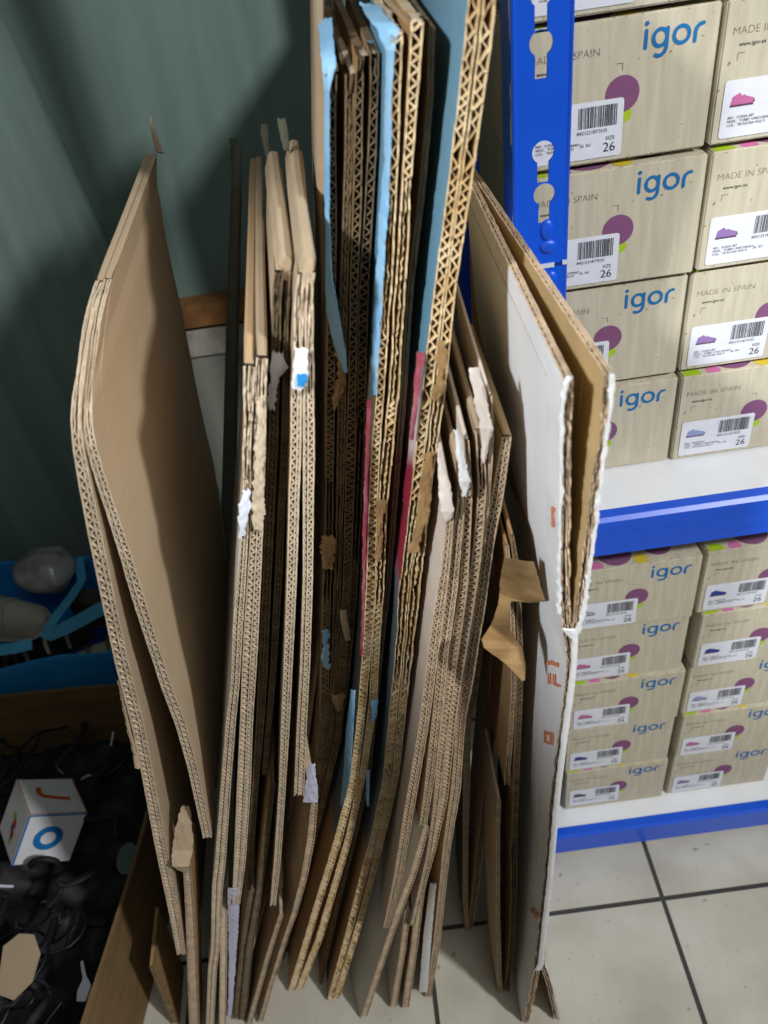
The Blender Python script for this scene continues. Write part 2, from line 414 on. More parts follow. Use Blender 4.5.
# --- E4 + E5 shaded pair
c = carton('shaded brown flattened carton with a plain torn white paper scrap near its top', (-.22, .55, 0))
KD = ('kraft', 'kraft', 'edge_shaded')
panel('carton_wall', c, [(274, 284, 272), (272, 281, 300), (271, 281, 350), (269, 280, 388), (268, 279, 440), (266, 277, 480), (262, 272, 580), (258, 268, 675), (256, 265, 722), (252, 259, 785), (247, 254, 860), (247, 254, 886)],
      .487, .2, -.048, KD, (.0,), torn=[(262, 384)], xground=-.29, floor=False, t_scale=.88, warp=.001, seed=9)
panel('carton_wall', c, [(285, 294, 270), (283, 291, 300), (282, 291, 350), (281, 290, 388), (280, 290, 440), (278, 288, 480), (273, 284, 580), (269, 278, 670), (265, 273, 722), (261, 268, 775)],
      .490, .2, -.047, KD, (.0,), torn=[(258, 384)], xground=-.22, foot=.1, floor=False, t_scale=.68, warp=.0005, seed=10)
panel('flap', c, [(270, 276, 782), (263, 270, 834), (257, 263, 887), (246, 253, 949), (240, 247, 1012)], .468, .2, -.05, ('kraft_old', 'kraft_old', 'edge_shaded'), (), seed=11, top='flat')
panel('flap', c, [(249, 256, 890), (243, 250, 928), (236, 242, 990), (233, 239, 1024)], .470, .2, -.05, ('kraft_old', 'kraft_old', 'edge_shaded'), (), seed=12, top='flat')
panel('top_fold', c, [(279, 295, 263), (277, 294, 271), (275, 293, 280)], .489, .22, -.06, ('kraft', 'kraft', 'kraft'), (), floor=False, closed=True, seed=210)
ribbon('torn_liner', c, [(273, 284, 352, .481), (271, 288, 368, .480), (270, 282, 374, .480), (269, 276, 392, .482), (269, 273, 410, .484)], 'paper_white', seed=84, rag=.003, label='torn white paper scrap')
ribbon('flap', c, [(261, 268, 124, .725), (262, 269, 140, .722), (266, 271, 158, .72)], 'kraft_grey', thick=.003)

# --- E6 + E7 bright pair
c = carton('pale-edged flattened carton with blue-marked white scrap, just left of the tall stack', (-.2, .55, 0))
panel('carton_wall', c, [(298, 306, 274), (295, 304, 300), (293, 303, 350), (291, 302, 395), (290, 301, 467), (289, 300, 480), (287, 297, 580), (284, 293, 660), (281, 290, 722), (279, 286, 785), (274, 281, 860), (270, 276, 906)],
      .455, .23, -.030, ('kraft', 'kraft', 'edge_pale'), (.12,), torn=[(262, 392)], xground=-.26, foot=.1, floor=False, warp=.001, seed=13)
panel('carton_wall', c, [(307, 315, 272), (305, 314, 300), (304, 313, 350), (303, 314, 395), (303, 315, 467), (303, 314, 480), (303, 313, 580), (300, 310, 670), (297, 307, 722), (294, 304, 796)],
      .455, .23, -.029, ('kraft', 'kraft', 'edge_pale'), (-.12,), torn=[(262, 392)], xground=-.19, foot=.1, floor=False, warp=.001, seed=14)
panel('flap', c, [(311, 318, 803), (307, 315, 840), (301, 308, 876), (291, 297, 915), (284, 289, 935), (267, 272, 990), (258, 263, 1022)], .462, .085, -.14, ('kraft', 'kraft', 'edge_tan'), (), seed=15, top='flat')
panel('flap', c, [(279, 284, 914), (266, 271, 955), (249, 254, 1016)], .461, .07, -.05, ('kraft', 'kraft', 'edge_tan'), (), seed=16, top='flat')
panel('top_fold', c, [(302, 317, 263), (300, 316, 271), (297, 315, 282)], .455, .235, -.045, ('kraft', 'kraft', 'kraft'), (), floor=False, closed=True, seed=211)
ribbon('label_scrap', c, [(296, 307, 348, .449), (294, 308, 362, .448), (293, 308, 376, .448), (292, 304, 389, .449)], 'paper_white', seed=85, rag=.002, label='torn white label scrap')
ribbon('printed_mark', c, [(297, 306, 374, .4462), (297, 308, 380, .4460), (297, 304, 386, .4462)], plain('blue_ink', (40, 140, 205)), seed=86, rag=.0005, label='blue printed mark')
ribbon('tape', c, [(309, 315, 764, .458), (306, 317, 782, .457), (303, 318, 802, .457)], 'tape_lilac', seed=87, label='pale lilac tape')
ribbon('flap', c, [(277, 285, 118, .665), (280, 288, 130, .66), (284, 289, 150, .655)], 'kraft_grey', thick=.003)

# --- T: the tall battered stack, left part
KO = ('kraft_old', 'kraft_old', 'edge_old_shaded')
c = carton('tall battered flattened carton with tan outer face and torn blue paper hanging from its edge', (-.13, .6, 0))
panel('carton_wall', c, [(313, 325, -70), (315, 326, 60), (317, 327, 200), (321, 329, 300), (323, 330, 400), (321, 327, 520), (318, 323, 640), (304, 310, 740), (282, 288, 840), (258, 264, 920)], .60, .15, -.01, ('kraft', 'kraft_old', 'kraft'), (), seed=17, closed=True)
panel('carton_wall', c, [(326, 337, 74), (328, 336, 110), (328, 336, 148), (328, 337, 208), (328, 336, 289), (327, 335, 338), (326, 335, 398), (326, 334, 454), (325, 333, 528), (323, 331, 588), (322, 330, 644), (320, 328, 718), (314, 321, 778), (288, 295, 860), (268, 275, 930)],
      .55, .25, -.024, ('kraft', 'kraft_old', 'edge_old_shaded'), (), torn=[(66, 96), (480, 600)], seed=18, rough=.0015, mess=.6, top='flat')
ribbon('torn_liner', c, [(317, 331, 18, .61, .595), (320, 333, 40, .58, .57), (322, 335, 66, .555, .55), (324, 329, 90, .55, .544), (324, 329, 150, .55, .544), (325, 329, 220, .55, .544), (325, 332, 280, .55, .54), (326, 338, 310, .55, .538), (332, 343, 338, .545, .536), (339, 346, 360, .542, .537), (344, 347, 372, .54, .538)], 'paper_blue', seed=88, rag=.0012, label='torn blue paper curling out')
ribbon('torn_liner', c, [(336, 345, 352, .543), (338, 346, 378, .542), (334, 341, 395, .544), (333, 337, 408, .546)], 'tape_brown', seed=89, rag=.003)
ribbon('torn_liner', c, [(323, 334, 536, .544), (321, 336, 552, .542), (323, 333, 568, .544)], 'tape_brown', seed=90, rag=.004)
ribbon('torn_liner', c, [(322, 329, 630, .545), (322, 328, 650, .544), (324, 330, 668, .546)], 'paper_blue', seed=91, rag=.004)
panel('carton_wall', c, [(345, 355, 74), (345, 353, 148), (343, 351, 208), (340, 348, 289), (338, 346, 398), (337, 345, 454), (336, 343, 528), (334, 341, 588), (331, 338, 669), (327, 333, 740), (310, 316, 810), (291, 297, 880), (276, 282, 935)],
      .552, .25, -.023, KO, (.02,), torn=[(66, 90), (500, 640)], seed=19, rough=.0016, mess=.7, top='flat')

ribbon('torn_liner', c, [(325, 328, 16, .76), (327, 331, 38, .66), (334, 338, 70, .552)], 'edge_pale', seed=192, rag=.0012)
ribbon('torn_liner', c, [(331, 335, 20, .75), (338, 343, 40, .655), (350, 356, 72, .553)], 'edge_pale', seed=193, rag=.0012)

c = carton('dark brown flattened carton in the tall stack with a small tan paper tag', (-.11, .6, 0))
panel('carton_wall', c, [(356, 365, 56), (355, 363, 99), (353, 362, 198), (350, 358, 289), (348, 356, 398), (346, 356, 454), (343, 351, 588), (339, 346, 669), (335, 341, 740), (318, 324, 810), (300, 306, 880), (282, 288, 945)],
      .55, .25, -.021, KO, (), torn=[(48, 75)], seed=20, rough=.0014, mess=.6, top='flat')
panel('carton_wall', c, [(371, 380, 52), (370, 378, 99), (368, 377, 148), (364, 373, 215), (359, 369, 289), (358, 367, 350), (357, 365, 420), (354, 363, 480), (351, 360, 540), (348, 357, 600), (342, 348, 690), (333, 338, 750), (316, 321, 815), (304, 309, 870)],
      .552, .25, -.020, ('kraft_old', 'blue_print', 'edge_shaded'), (), torn=[(44, 70), (420, 560)], warp=.001, floor=False, seed=21, rough=.0014, mess=.6, top='flat')
ribbon('torn_liner', c, [(340, 346, 610, .544), (341, 348, 624, .542), (345, 351, 640, .546)], 'kraft', seed=94, rag=.001, label='small tan paper tag')
ribbon('torn_liner', c, [(331, 345, 694, .542), (334, 343, 706, .54), (338, 342, 712, .542)], 'tape_brown', seed=95, rag=.003)

ribbon('torn_liner', c, [(341, 347, 14, .76), (353, 360, 34, .655), (361, 367, 54, .553)], 'edge_pale', seed=194, rag=.0012)
ribbon('torn_liner', c, [(350, 356, 12, .74), (363, 369, 32, .65), (372, 378, 52, .555)], 'edge_pale', seed=195, rag=.0012)
# --- U pair with blue outer face
c = carton('tall flattened carton with light blue and crimson printed left face, mid stack', (-.05, .6, 0))
panel('carton_wall', c, [(392, 403, 36), (391, 401, 74), (390, 399, 148), (388, 397, 190), (382, 392, 289), (379, 388, 340), (376, 384, 398), (371, 380, 454), (368, 377, 528), (366, 376, 588), (363, 372, 644), (357, 365, 718), (350, 358, 778), (334, 342, 840), (314, 321, 905), (290, 297, 985)],
      .50, .3, -.018, ('blue_print', 'kraft_old', 'edge_gold'), (), torn=[(195, 330)], warp=.001, seed=22, rough=.0014, mess=.7, top='flat')
panel('carton_wall', c, [(411, 424, 22), (407, 418, 99), (404, 414, 148), (401, 411, 198), (395, 406, 289), (388, 398, 398), (383, 393, 454), (378, 388, 504), (376, 384, 588), (372, 380, 644), (369, 377, 704), (360, 367, 770), (346, 353, 835), (333, 340, 880), (316, 323, 938), (298, 305, 984)],
      .50, .3, -.017, ('kraft_old', 'kraft_old', 'edge_gold'), (), torn=[(180, 400), (440, 600)], seed=23, rough=.0018, mess=.8, top='flat')
ribbon('torn_liner', c, [(361, 376, 4, .58, .575), (366, 386, 16, .55, .54), (376, 398, 28, .52, .505), (385, 394, 50, .503, .496), (385, 391, 100, .502, .496), (384, 390, 160, .502, .496), (380, 388, 200, .502, .496), (375, 382, 290, .502, .496), (369, 376, 395, .502, .496)], 'paper_blue', seed=96, rag=.002, label='torn light blue paper')
ribbon('torn_liner', c, [(367, 371, 400, .496), (365, 369, 450, .495), (363, 367, 520, .494), (362, 365, 600, .494), (360, 363, 655, .495)], 'paper_red', seed=99, rag=.001, label='crimson printed paper')
ribbon('torn_liner', c, [(377, 386, 500, .493), (377, 383, 530, .492), (375, 380, 560, .494)], 'tape_brown', seed=100, rag=.003)
ribbon('torn_liner', c, [(351, 355, 690, .496, .494), (346, 353, 730, .50, .494), (343, 350, 778, .505, .496), (340, 344, 805, .51, .50)], 'paper_blue', seed=101, rag=.001)
ribbon('torn_liner', c, [(371, 378, 700, .496), (372, 377, 712, .494), (371, 374, 722, .496)], 'paper_blue', seed=102, rag=.002)

ribbon('torn_liner', c, [(376, 384, 2, .60), (386, 393, 17, .545), (397, 403, 33, .503)], 'edge_pale', seed=197, rag=.003)
ribbon('torn_liner', c, [(392, 404, -4, .60), (404, 413, 8, .55), (415, 423, 21, .503)], 'edge_pale', seed=198, rag=.003)
ribbon('torn_liner', c, [(384, 390, -2, .61), (396, 402, 12, .55), (410, 414, 25, .508)], 'kraft', seed=199, rag=.002)
# --- U3 dark pair between
c = carton('very dark flattened carton squeezed between the two blue-faced tall cartons', (-.02, .6, 0))
panel('carton_wall', c, [(426, 438, 28), (425, 436, 99), (416, 427, 198), (405, 416, 289), (398, 409, 398), (394, 404, 454), (384, 393, 588), (378, 386, 644), (372, 379, 710, .512), (366, 372, 778, .51), (349, 355, 850, .507), (334, 340, 910, .505), (318, 324, 984, .505)],
      .515, .23, -.008, ('kraft_old', 'kraft_old', 'edge_shaded'), (-.05,), t_scale=.55, warp=.0005, seed=24, rough=.001, top='flat')
ribbon('torn_liner', c, [(366, 370, 770, .50, .498), (366, 369, 800, .50, .498), (367, 369, 806, .50, .499)], 'paper_blue', seed=103, rag=.001)

# --- V blue face with two open walls and a gold gap
c = carton('tallest flattened carton, blue face and wide gold corrugations, right end of tall stack', (0, .6, 0))
panel('carton_wall', c, [(487, 501, -190), (470, 483, -30), (466, 478, 25), (458, 469, 99), (446, 457, 198), (434, 445, 289), (421, 432, 398), (415, 425, 454), (407, 416, 528), (399, 409, 588), (396, 404, 644), (391, 399, 694), (383, 391, 778), (372, 380, 830), (359, 366, 880), (345, 351, 935), (331, 337, 986)],
      .48, .34, 0.0, ('blue_print', 'kraft_gold', 'edge_gold'), (), torn=[(500, 680)], warp=.001, seed=25, pitch=.0085, rough=.0014, mess=1.3, top='flat')
panel('carton_wall', c, [(503, 518, -190), (485, 498, -30), (481, 494, 25), (472, 484, 99), (458, 470, 198), (446, 456, 289), (434, 445, 398), (427, 436, 454), (417, 427, 528), (410, 420, 588), (405, 414, 644), (400, 408, 694), (392, 399, 778), (380, 387, 830), (368, 374, 880), (353, 359, 935), (338, 344, 984)],
      .48, .34, .0, ('kraft_gold', 'kraft_gold', 'edge_gold'), (), torn=[(372, 470), (500, 680)], warp=.001, seed=26, pitch=.0085, rough=.0014, mess=1.3, top='flat')
ribbon('torn_liner', c, [(438, 445, 340, .474), (437, 447, 360, .472), (433, 445, 390, .472), (432, 437, 402, .474)], 'tape_brown', seed=104, rag=.004)
ribbon('torn_liner', c, [(426, 434, 452, .474), (421, 431, 490, .472), (415, 426, 525, .472), (412, 419, 542, .474), (406, 418, 552, .472)], 'tape_brown', seed=105, rag=.003)
ribbon('torn_liner', c, [(417, 425, 352, .476), (413, 419, 400, .476), (409, 413, 440, .476)], 'paper_red', seed=106, rag=.001, label='crimson and white printed paper')

# --- R: right stack, white-pink faces
KR = ('pink_liner', 'kraft', 'edge_tan')
c = carton('flattened carton with a broad pinkish white left face, beside the tall stack', (-.05, .5, 0))
panel('carton_wall', c, [(444, 449, 478), (447, 452, 500), (446, 454, 525), (440, 449, 575), (437, 447, 590), (429, 440, 644), (420, 430, 718), (413, 423, 760), (403, 413, 817), (394, 403, 875), (388, 395, 905), (383, 389, 928)],
      .442, .16, .020, KR, (.05,), torn=[(446, 518)], xground=-.135, foot=.02, floor=False, warp=.001, seed=27)
panel('carton_wall', c, [(458, 463, 470), (457, 465, 510), (453, 463, 530), (447, 458, 588), (440, 450, 644), (432, 442, 718), (427, 437, 765), (423, 431, 800), (419, 427, 826)],
      .446, .16, .008, ('kraft', 'kraft', 'edge_tan'), (.05,), torn=[(464, 512)], xground=-.1, foot=.08, floor=False, warp=.001, seed=28)
panel('flap', c, [(423, 430, 828), (409, 417, 875), (397, 405, 906), (384, 391, 945), (374, 381, 975), (359, 366, 1022)], .45, .11, -.22, ('white_liner', 'kraft', 'edge_tan'), (), seed=29, top='flat')
ribbon('torn_liner', c, [(436, 440, 448, .44), (438, 449, 480, .437), (441, 454, 511, .436), (444, 449, 520, .438)], 'pink_liner', seed=107, rag=.0018)

c = carton('flattened carton with a small white torn corner behind the pinkish white one', (-.02, .5, 0))
panel('carton_wall', c, [(464, 469, 440), (466, 473, 484), (463, 471, 530), (460, 468, 588), (451, 460, 644), (442, 450, 718), (437, 444, 762), (433, 438, 810), (426, 431, 858), (415, 420, 905), (410, 415, 926)],
      .45, .16, .010, KR, (), torn=[(436, 480)], xground=-.1, foot=.06, floor=False, seed=30)
panel('carton_wall', c, [(475, 482, 430), (479, 487, 480), (476, 485, 515), (472, 481, 560), (467, 477, 588), (459, 468, 644), (448, 456, 718), (443, 452, 760), (440, 448, 798), (429, 437, 846), (417, 425, 889), (411, 418, 946), (402, 409, 1008)],
      .455, .2, .012, ('kraft', 'kraft', 'edge_tan'), (), torn=[(420, 482)], warp=.001, seed=31)
panel('flap', c, [(405, 411, 910), (400, 406, 950), (390, 396, 1010)], .458, .12, .008, ('white_liner', 'kraft', 'edge_tan'), (), seed=32, top='flat')
ribbon('torn_liner', c, [(454, 458, 430, .445), (457, 465, 460, .442), (460, 471, 481, .440), (463, 467, 496, .442)], 'white_liner', seed=109, rag=.0018, label='white torn corner')

c = carton('flattened carton with torn white face and golden inner wall, right of leaning group', (.02, .5, 0))
panel('carton_wall', c, [(488, 492, 395), (490, 494, 432), (489, 493, 455), (487, 490, 500), (482, 485, 545)],
      .458, .17, .016, ('pink_liner', 'kraft', 'edge_tan'), (), torn=[(390, 440)], xground=-.03, foot=.06, floor=False, warp=.001, seed=33)
panel('carton_wall', c, [(502, 512, 437), (500, 510, 450), (491, 503, 500), (484, 497, 528), (480, 491, 565), (473, 485, 613), (468, 479, 644), (463, 474, 680), (456, 466, 718), (454, 463, 755), (451, 461, 789), (443, 451, 846), (439, 446, 889), (433, 440, 946), (425, 431, 998)],
      .466, .165, .006, ('kraft_gold', 'kraft', 'edge_tan'), (.0,), seed=34)
ribbon('torn_liner', c, [(470, 478, 368, .456), (474, 486, 400, .452), (480, 493, 428, .450), (482, 490, 440, .452), (482, 486, 462, .454)], 'pink_liner', seed=110, rag=.0018)
ribbon('flap', c, [(430, 436, 884, .475, .468), (424, 432, 930, .472, .468), (419, 427, 992, .466, .464)], 'white_liner', seed=111, rag=.001, thick=.002, label='grey-white lower flap')

# --- S: folded piece with a V bottom
c = carton('flattened carton folded into a narrow V, standing open just left of the big white carton', (.03, .6, 0))
panel('carton_wall', c, [(477, 484, 640), (470, 478, 690), (464, 471, 724), (463, 470, 790), (463, 468, 840), (463, 468, 902), (465, 469, 926)], .555, .08, .0, ('kraft_grey', 'kraft', 'edge_tan'), (), seed=36)
panel('carton_wall', c, [(495, 501, 600), (491, 497, 650), (489, 495, 690), (490, 495, 724), (486, 493, 768), (481, 488, 813), (477, 483, 850), (473, 478, 892), (468, 473, 924)], .555, .08, .0, ('kraft', 'kraft', 'edge_tan'), (), torn=[(690, 930)], seed=37)

c = carton('thin brown flattened carton between the V-folded one and the big white carton', (.08, .55, 0))
panel('carton_wall', c, [(497, 501, 800), (496, 500, 830), (496, 500, 870), (496, 500, 913), (498, 502, 990)], .458, .09, .01, ('kraft', 'kraft', 'edge_tan'), (), seed=38)
c = carton('dark brown flattened carton with a torn tape flap, leaning against the big white carton', (.1, .55, 0))
panel('carton_wall', c, [(505, 509, 545), (509, 513, 580), (511, 516, 640), (511, 516, 690), (508, 513, 740), (504, 510, 785)], .462, .09, .012, ('kraft_old', 'kraft_old', 'edge_tan'), (), torn=[(760, 795)], xground=.07, foot=.1, floor=False, seed=39)
panel('carton_wall', c, [(510, 514, 535), (515, 520, 570), (518, 523, 640), (517, 523, 690), (513, 519, 790), (511, 517, 850), (511, 516, 902), (509, 514, 955), (504, 509, 994)], .458, .09, .014, ('kraft_old', 'kraft_old', 'edge_old_shaded'), (), torn=[(840, 1000)], seed=40)
ribbon('torn_tape', c, [(505, 534, 558, .425, .425, 562), (501, 545, 577, .445, .437, 601), (500, 530, 594, .455, .452, 603), (498, 511, 605, .45, .452, 600), (492, 508, 625, .43, .436), (482, 516, 640, .412, .42), (484, 522, 648, .408, .418), (506, 526, 664, .41, .416), (521, 525, 680, .412, .415)], 'tape_brown', seed=112, rag=.001, thick=.0008, label='curled torn brown tape')

# --- W: the white carton
c = carton('big white flattened carton on the right, brown inside gaping open in a V', (.13, .55, 0))
panel('carton_wall', c, [(563, 573, 379, 0.3702), (561, 572, 409, 0.3722), (561, 571, 478, 0.3769), (560, 570, 540, 0.381), (560, 570, 600, 0.3851), (563, 573, 634, 0.3874), (567, 575, 660, 0.3891), (565, 573, 685, 0.3908), (558, 566, 735, 0.3942), (551, 559, 790, 0.3979), (544, 551, 879, 0.4039), (537, 543, 944, 0.4082), (534, 540, 965, 0.4096), (531, 537, 985, 0.411), (523, 529, 1022, 0.4135)],
      .37, .33, .0, ('white_ridged', 'kraft_gold', 'edge_tan'), (.1,), torn=[(384, 1030)], seed=41, yback=.71, topcorr=1.0, top='flat', warp=.001, foot=.02)
panel('carton_wall', c, [(604, 614, 373, 0.3698), (603, 612, 400, 0.3716), (593, 603, 470, 0.3763), (586, 597, 524, 0.38), (580, 590, 568, 0.3829), (575, 584, 613, 0.386), (571, 578, 634, 0.3874)],
      .37, .35, -.05, ('kraft_gold', 'white_liner', 'edge_tan'), (.1,), torn=[(384, 640)], floor=False, seed=42, yback=.73, topcorr=1.0, top='flat', warp=.001)
panel('carton_wall', c, [(573, 578, 640, 0.3878), (569, 575, 685, 0.3908), (563, 568, 735, 0.3942), (556, 561, 790, 0.3979), (548, 553, 879, 0.4039), (542, 546, 944, 0.4082), (540, 545, 966, 0.4097), (547, 552, 985, 0.411), (555, 560, 1022, 0.4135)], .37, .22, .004, ('kraft_gold', 'white_liner', 'edge_tan'), (), torn=[(965, 1030)], closed=False, seed=43, top='flat', foot=.02, warp=.001)
ribbon('fold_edge', c, [(563, 578, 630, 0.3831), (572, 578, 640, 0.3838), (571, 577, 665, 0.3855), (569, 575, 685, 0.3868), (562, 568, 735, 0.3902), (555, 561, 790, 0.3939), (547, 553, 879, 0.3999), (540, 546, 944, 0.4042), (538, 544, 964, 0.4056), (535, 541, 970, 0.406)], 'white_liner', seed=113, rag=.0007, thick=.002, label='white creased front fold')
ribbon('torn_liner', c, [(569, 572, 376, 0.366), (563, 569, 384, 0.3665), (560, 564, 409, 0.3682), (559, 563, 478, 0.3729), (558, 561, 540, 0.377), (557, 561, 613, 0.382)], 'white_liner', seed=114, rag=.002, label='torn white liner edge')
ribbon('torn_liner', c, [(610, 615, 374, 0.3659), (609, 613, 400, 0.3676), (600, 604, 470, 0.3723), (594, 598, 524, 0.376), (588, 592, 568, 0.3789), (581, 586, 613, 0.382), (575, 580, 634, 0.3834)], 'white_liner', seed=115, rag=.002, label='torn white liner edge')
# orange print on its white face
WL = [atY(x, y, Y_) for x, y, Y_ in ((561, 409, .372), (561, 478, .3769), (560, 540, .381), (560, 600, .385), (563, 634, .3874), (567, 660, .3891), (558, 735, .3942), (544, 879, .4), (537, 944, .402), (534, 965, .402))]
def on_white(px, py):
    best = None
    for i in range(400):
        Y_ = .372+.0006*i; p = atY(px, py, Y_)
        for u, v in zip(WL, WL[1:]):
            if v.z <= p.z <= u.z:
                k = (u.z-p.z)/(u.z-v.z); d = abs(p.x-(u.x+(v.x-u.x)*k))
                if best is None or d < best[0]: best = (d, p)
    return best[1]+Vector((-.0014, -.0002, 0))
orange = plain('print_orange', (220, 138, 98))
def printed(quads, label):
    for q in quads:
        mb = MB(); p = [on_white(*z) for z in q]; n_ = Vector((.0007, 0, 0)); bk = [v+n_ for v in p]
        mb.poly(p); mb.poly(bk[::-1])
        for i in range(len(p)): mb.poly([p[i], bk[i], bk[(i+1) % len(p)], p[(i+1) % len(p)]])
        link('printed_mark', mb.mesh('printed_mark', [orange], weld=1e-6), c, label=label)
printed([[(553, 506), (555, 506), (555, 527), (553, 526)], [(555, 507), (557, 508), (556, 512), (554, 511)]], 'short orange printed mark')
printed([[(546, 660), (549, 661), (549, 665), (546, 664)], [(551, 660), (554, 661), (554, 665), (551, 664)], [(556, 662), (559, 663), (559, 667), (556, 666)]], 'faint orange printed letter')
printed([[(549, 673), (551, 673), (551, 684), (549, 683)], [(554, 674), (556, 674), (556, 685), (554, 684)], [(556, 683), (561, 685), (561, 687), (556, 685)]], 'orange printed letter stroke')
printed([[(545, 730), (554, 733), (554, 736), (545, 733)], [(545, 740), (554, 743), (554, 745), (545, 742)], [(545, 733), (548, 734), (548, 741), (545, 740)], [(551, 735), (554, 736), (554, 743), (551, 742)]], 'orange printed square emblem')
printed([[(530, 908), (533, 908), (535, 913), (532, 913)], [(534, 911), (537, 912), (539, 919), (536, 918)]], 'orange printed scratch of ink')

# ================================================================== the place
def struct(name, mb, m_, **k):
    o = link(name, mb.mesh(name, [m_] if not isinstance(m_, list) else m_, **k)); o['kind'] = 'structure'; return o
def tile_mat():
    mt = mat('floor_tile', (206, 202, 188), .35, .06, 9, bump=.15, bscale=45, rgb2=(180, 174, 158), spec=.4)
    nt = mt.node_tree; n = nt.nodes; b = n['Principled BSDF']; L_ = nt.links
    base = b.inputs['Base Color'].links[0].from_socket
    g = n.new('ShaderNodeNewGeometry'); sp = n.new('ShaderNodeSeparateXYZ'); L_.new(g.outputs['Position'], sp.inputs[0])
    def line(axis, off, per, half):
        a = n.new('ShaderNodeMath'); a.operation = 'SUBTRACT'; a.inputs[1].default_value = off-per*50-per/2; L_.new(sp.outputs[axis], a.inputs[0])
        m1 = n.new('ShaderNodeMath'); m1.operation = 'MODULO'; m1.inputs[1].default_value = per; L_.new(a.outputs[0], m1.inputs[0])
        s_ = n.new('ShaderNodeMath'); s_.operation = 'SUBTRACT'; s_.inputs[1].default_value = per/2; L_.new(m1.outputs[0], s_.inputs[0])
        ab = n.new('ShaderNodeMath'); ab.operation = 'ABSOLUTE'; L_.new(s_.outputs[0], ab.inputs[0])
        mr = n.new('ShaderNodeMapRange'); mr.inputs['From Min'].default_value = half; mr.inputs['From Max'].default_value = half+.0012
        mr.inputs['To Min'].default_value = 1; mr.inputs['To Max'].default_value = 0; L_.new(ab.outputs[0], mr.inputs['Value'])
        return mr.outputs['Result']
    mx = n.new('ShaderNodeMath'); mx.operation = 'MAXIMUM'
    L_.new(line('X', .342, .392, .0028), mx.inputs[0]); L_.new(line('Y', .566, .392, .0028), mx.inputs[1])
    # small dark pits in the tile
    vz = n.new('ShaderNodeTexNoise'); vz.inputs['Scale'].default_value = 60; vz.inputs['Detail'].default_value = 6; L_.new(g.outputs['Position'], vz.inputs['Vector'])
    pr = n.new('ShaderNodeMapRange'); pr.inputs['From Min'].default_value = .66; pr.inputs['From Max'].default_value = .74; L_.new(vz.outputs['Fac'], pr.inputs['Value'])
    m0 = n.new('ShaderNodeMix'); m0.data_type = 'RGBA'; L_.new(pr.outputs['Result'], m0.inputs['Factor']); L_.new(base, m0.inputs[6]); m0.inputs[7].default_value = lin((140, 130, 112))
    mi = n.new('ShaderNodeMix'); mi.data_type = 'RGBA'; L_.new(mx.outputs[0], mi.inputs['Factor']); L_.new(m0.outputs[2], mi.inputs[6]); mi.inputs[7].default_value = lin((64, 64, 60))
    L_.new(mi.outputs[2], b.inputs['Base Color'])
    bp = [x for x in n if x.type == 'BUMP'][0]; b2 = n.new('ShaderNodeBump'); b2.invert = True; b2.inputs['Strength'].default_value = .8; b2.inputs['Distance'].default_value = .003
    L_.new(mx.outputs[0], b2.inputs['Height']); L_.new(bp.outputs['Normal'], b2.inputs['Normal']); L_.new(b2.outputs['Normal'], b.inputs['Normal'])
    return mt
mb = MB(); mb.box((-2.2, -2.5, -.05), (2.4, 1.5, 0)); struct('floor', mb, tile_mat())
wallm = mat('wall_panel', (128, 150, 141), .5, .10, 5, (3, 1, .35), .08, 60, rgb2=(98, 120, 112), spec=.5)
mb = MB(); mb.box((-2.2, 1.32, 0), (2.4, 1.4, 2.7))
wall = struct('wall_back', mb, wallm)
# sheet-metal lining of the left half, its edge standing a little proud and not quite plumb
mb = MB()
xs = [-2.2, -1.6, -1.2, -.9, -.72, -.66]; rows = []
for z in (0, .45, .9, 1.35, 1.8, 2.25, 2.69):
    r = []
    for i, x in enumerate(xs):
        k = (-.43-.105*(z-1.2))+(.62 if i == 0 else 0)*0
        xx = x+(k+.66); r.append(Vector((xx if i else -2.19, 1.302+.006*math.sin(i*2.1+z), z)))
    rows.append(r)
mb.grid(rows, flip=True); mb.grid([[r[-1], r[-1]+Vector((0, .017, 0))] for r in rows], flip=True)
o = link('wall_lining', mb.mesh('wall_lining', [mat('wall_lining', (140, 162, 153), .45, .08, 5, (4, 1, .3), .08, 60, rgb2=(112, 134, 126), spec=.5)])); o['kind'] = 'structure'
mb = MB(); mb.box((-2.2, -2.5, 2.7), (2.4, 1.5, 2.75)); struct('ceiling', mb, plain('ceiling_paint', (214, 214, 208)))
mb = MB(); mb.box((-2.25, -2.5, 0), (-2.2, 1.5, 2.7)); struct('wall_left', mb, plain('left_wall_paint', (96, 108, 104)))
mb = MB(); mb.box((2.4, -2.5, 0), (2.45, 1.5, 2.7)); struct('wall_right', mb, plain('right_wall_paint', (200, 200, 194)))
mb = MB(); mb.box((-2.2, -2.55, 0), (2.4, -2.5, 2.7)); struct('wall_front', mb, plain('front_wall_paint', (190, 190, 186)))
# a rail low on the wall, orange-brown timber over pale plaster, glimpsed through the gap
mb = MB(); mb.box((-.36, 1.28, .775), (-.16, 1.318, .815), 0); mb.box((-.36, 1.29, .715), (-.16, 1.318, .765), 1); mb.box((-.36, 1.30, 0), (-.16, 1.318, .71), 2)
o = struct('trim_1', mb, [mat('rail_timber', (150, 104, 60), .7, .2, 40), mat('rail_plaster', (190, 184, 170), .8, .2, 40), plain('post_paint', (150, 150, 138))])

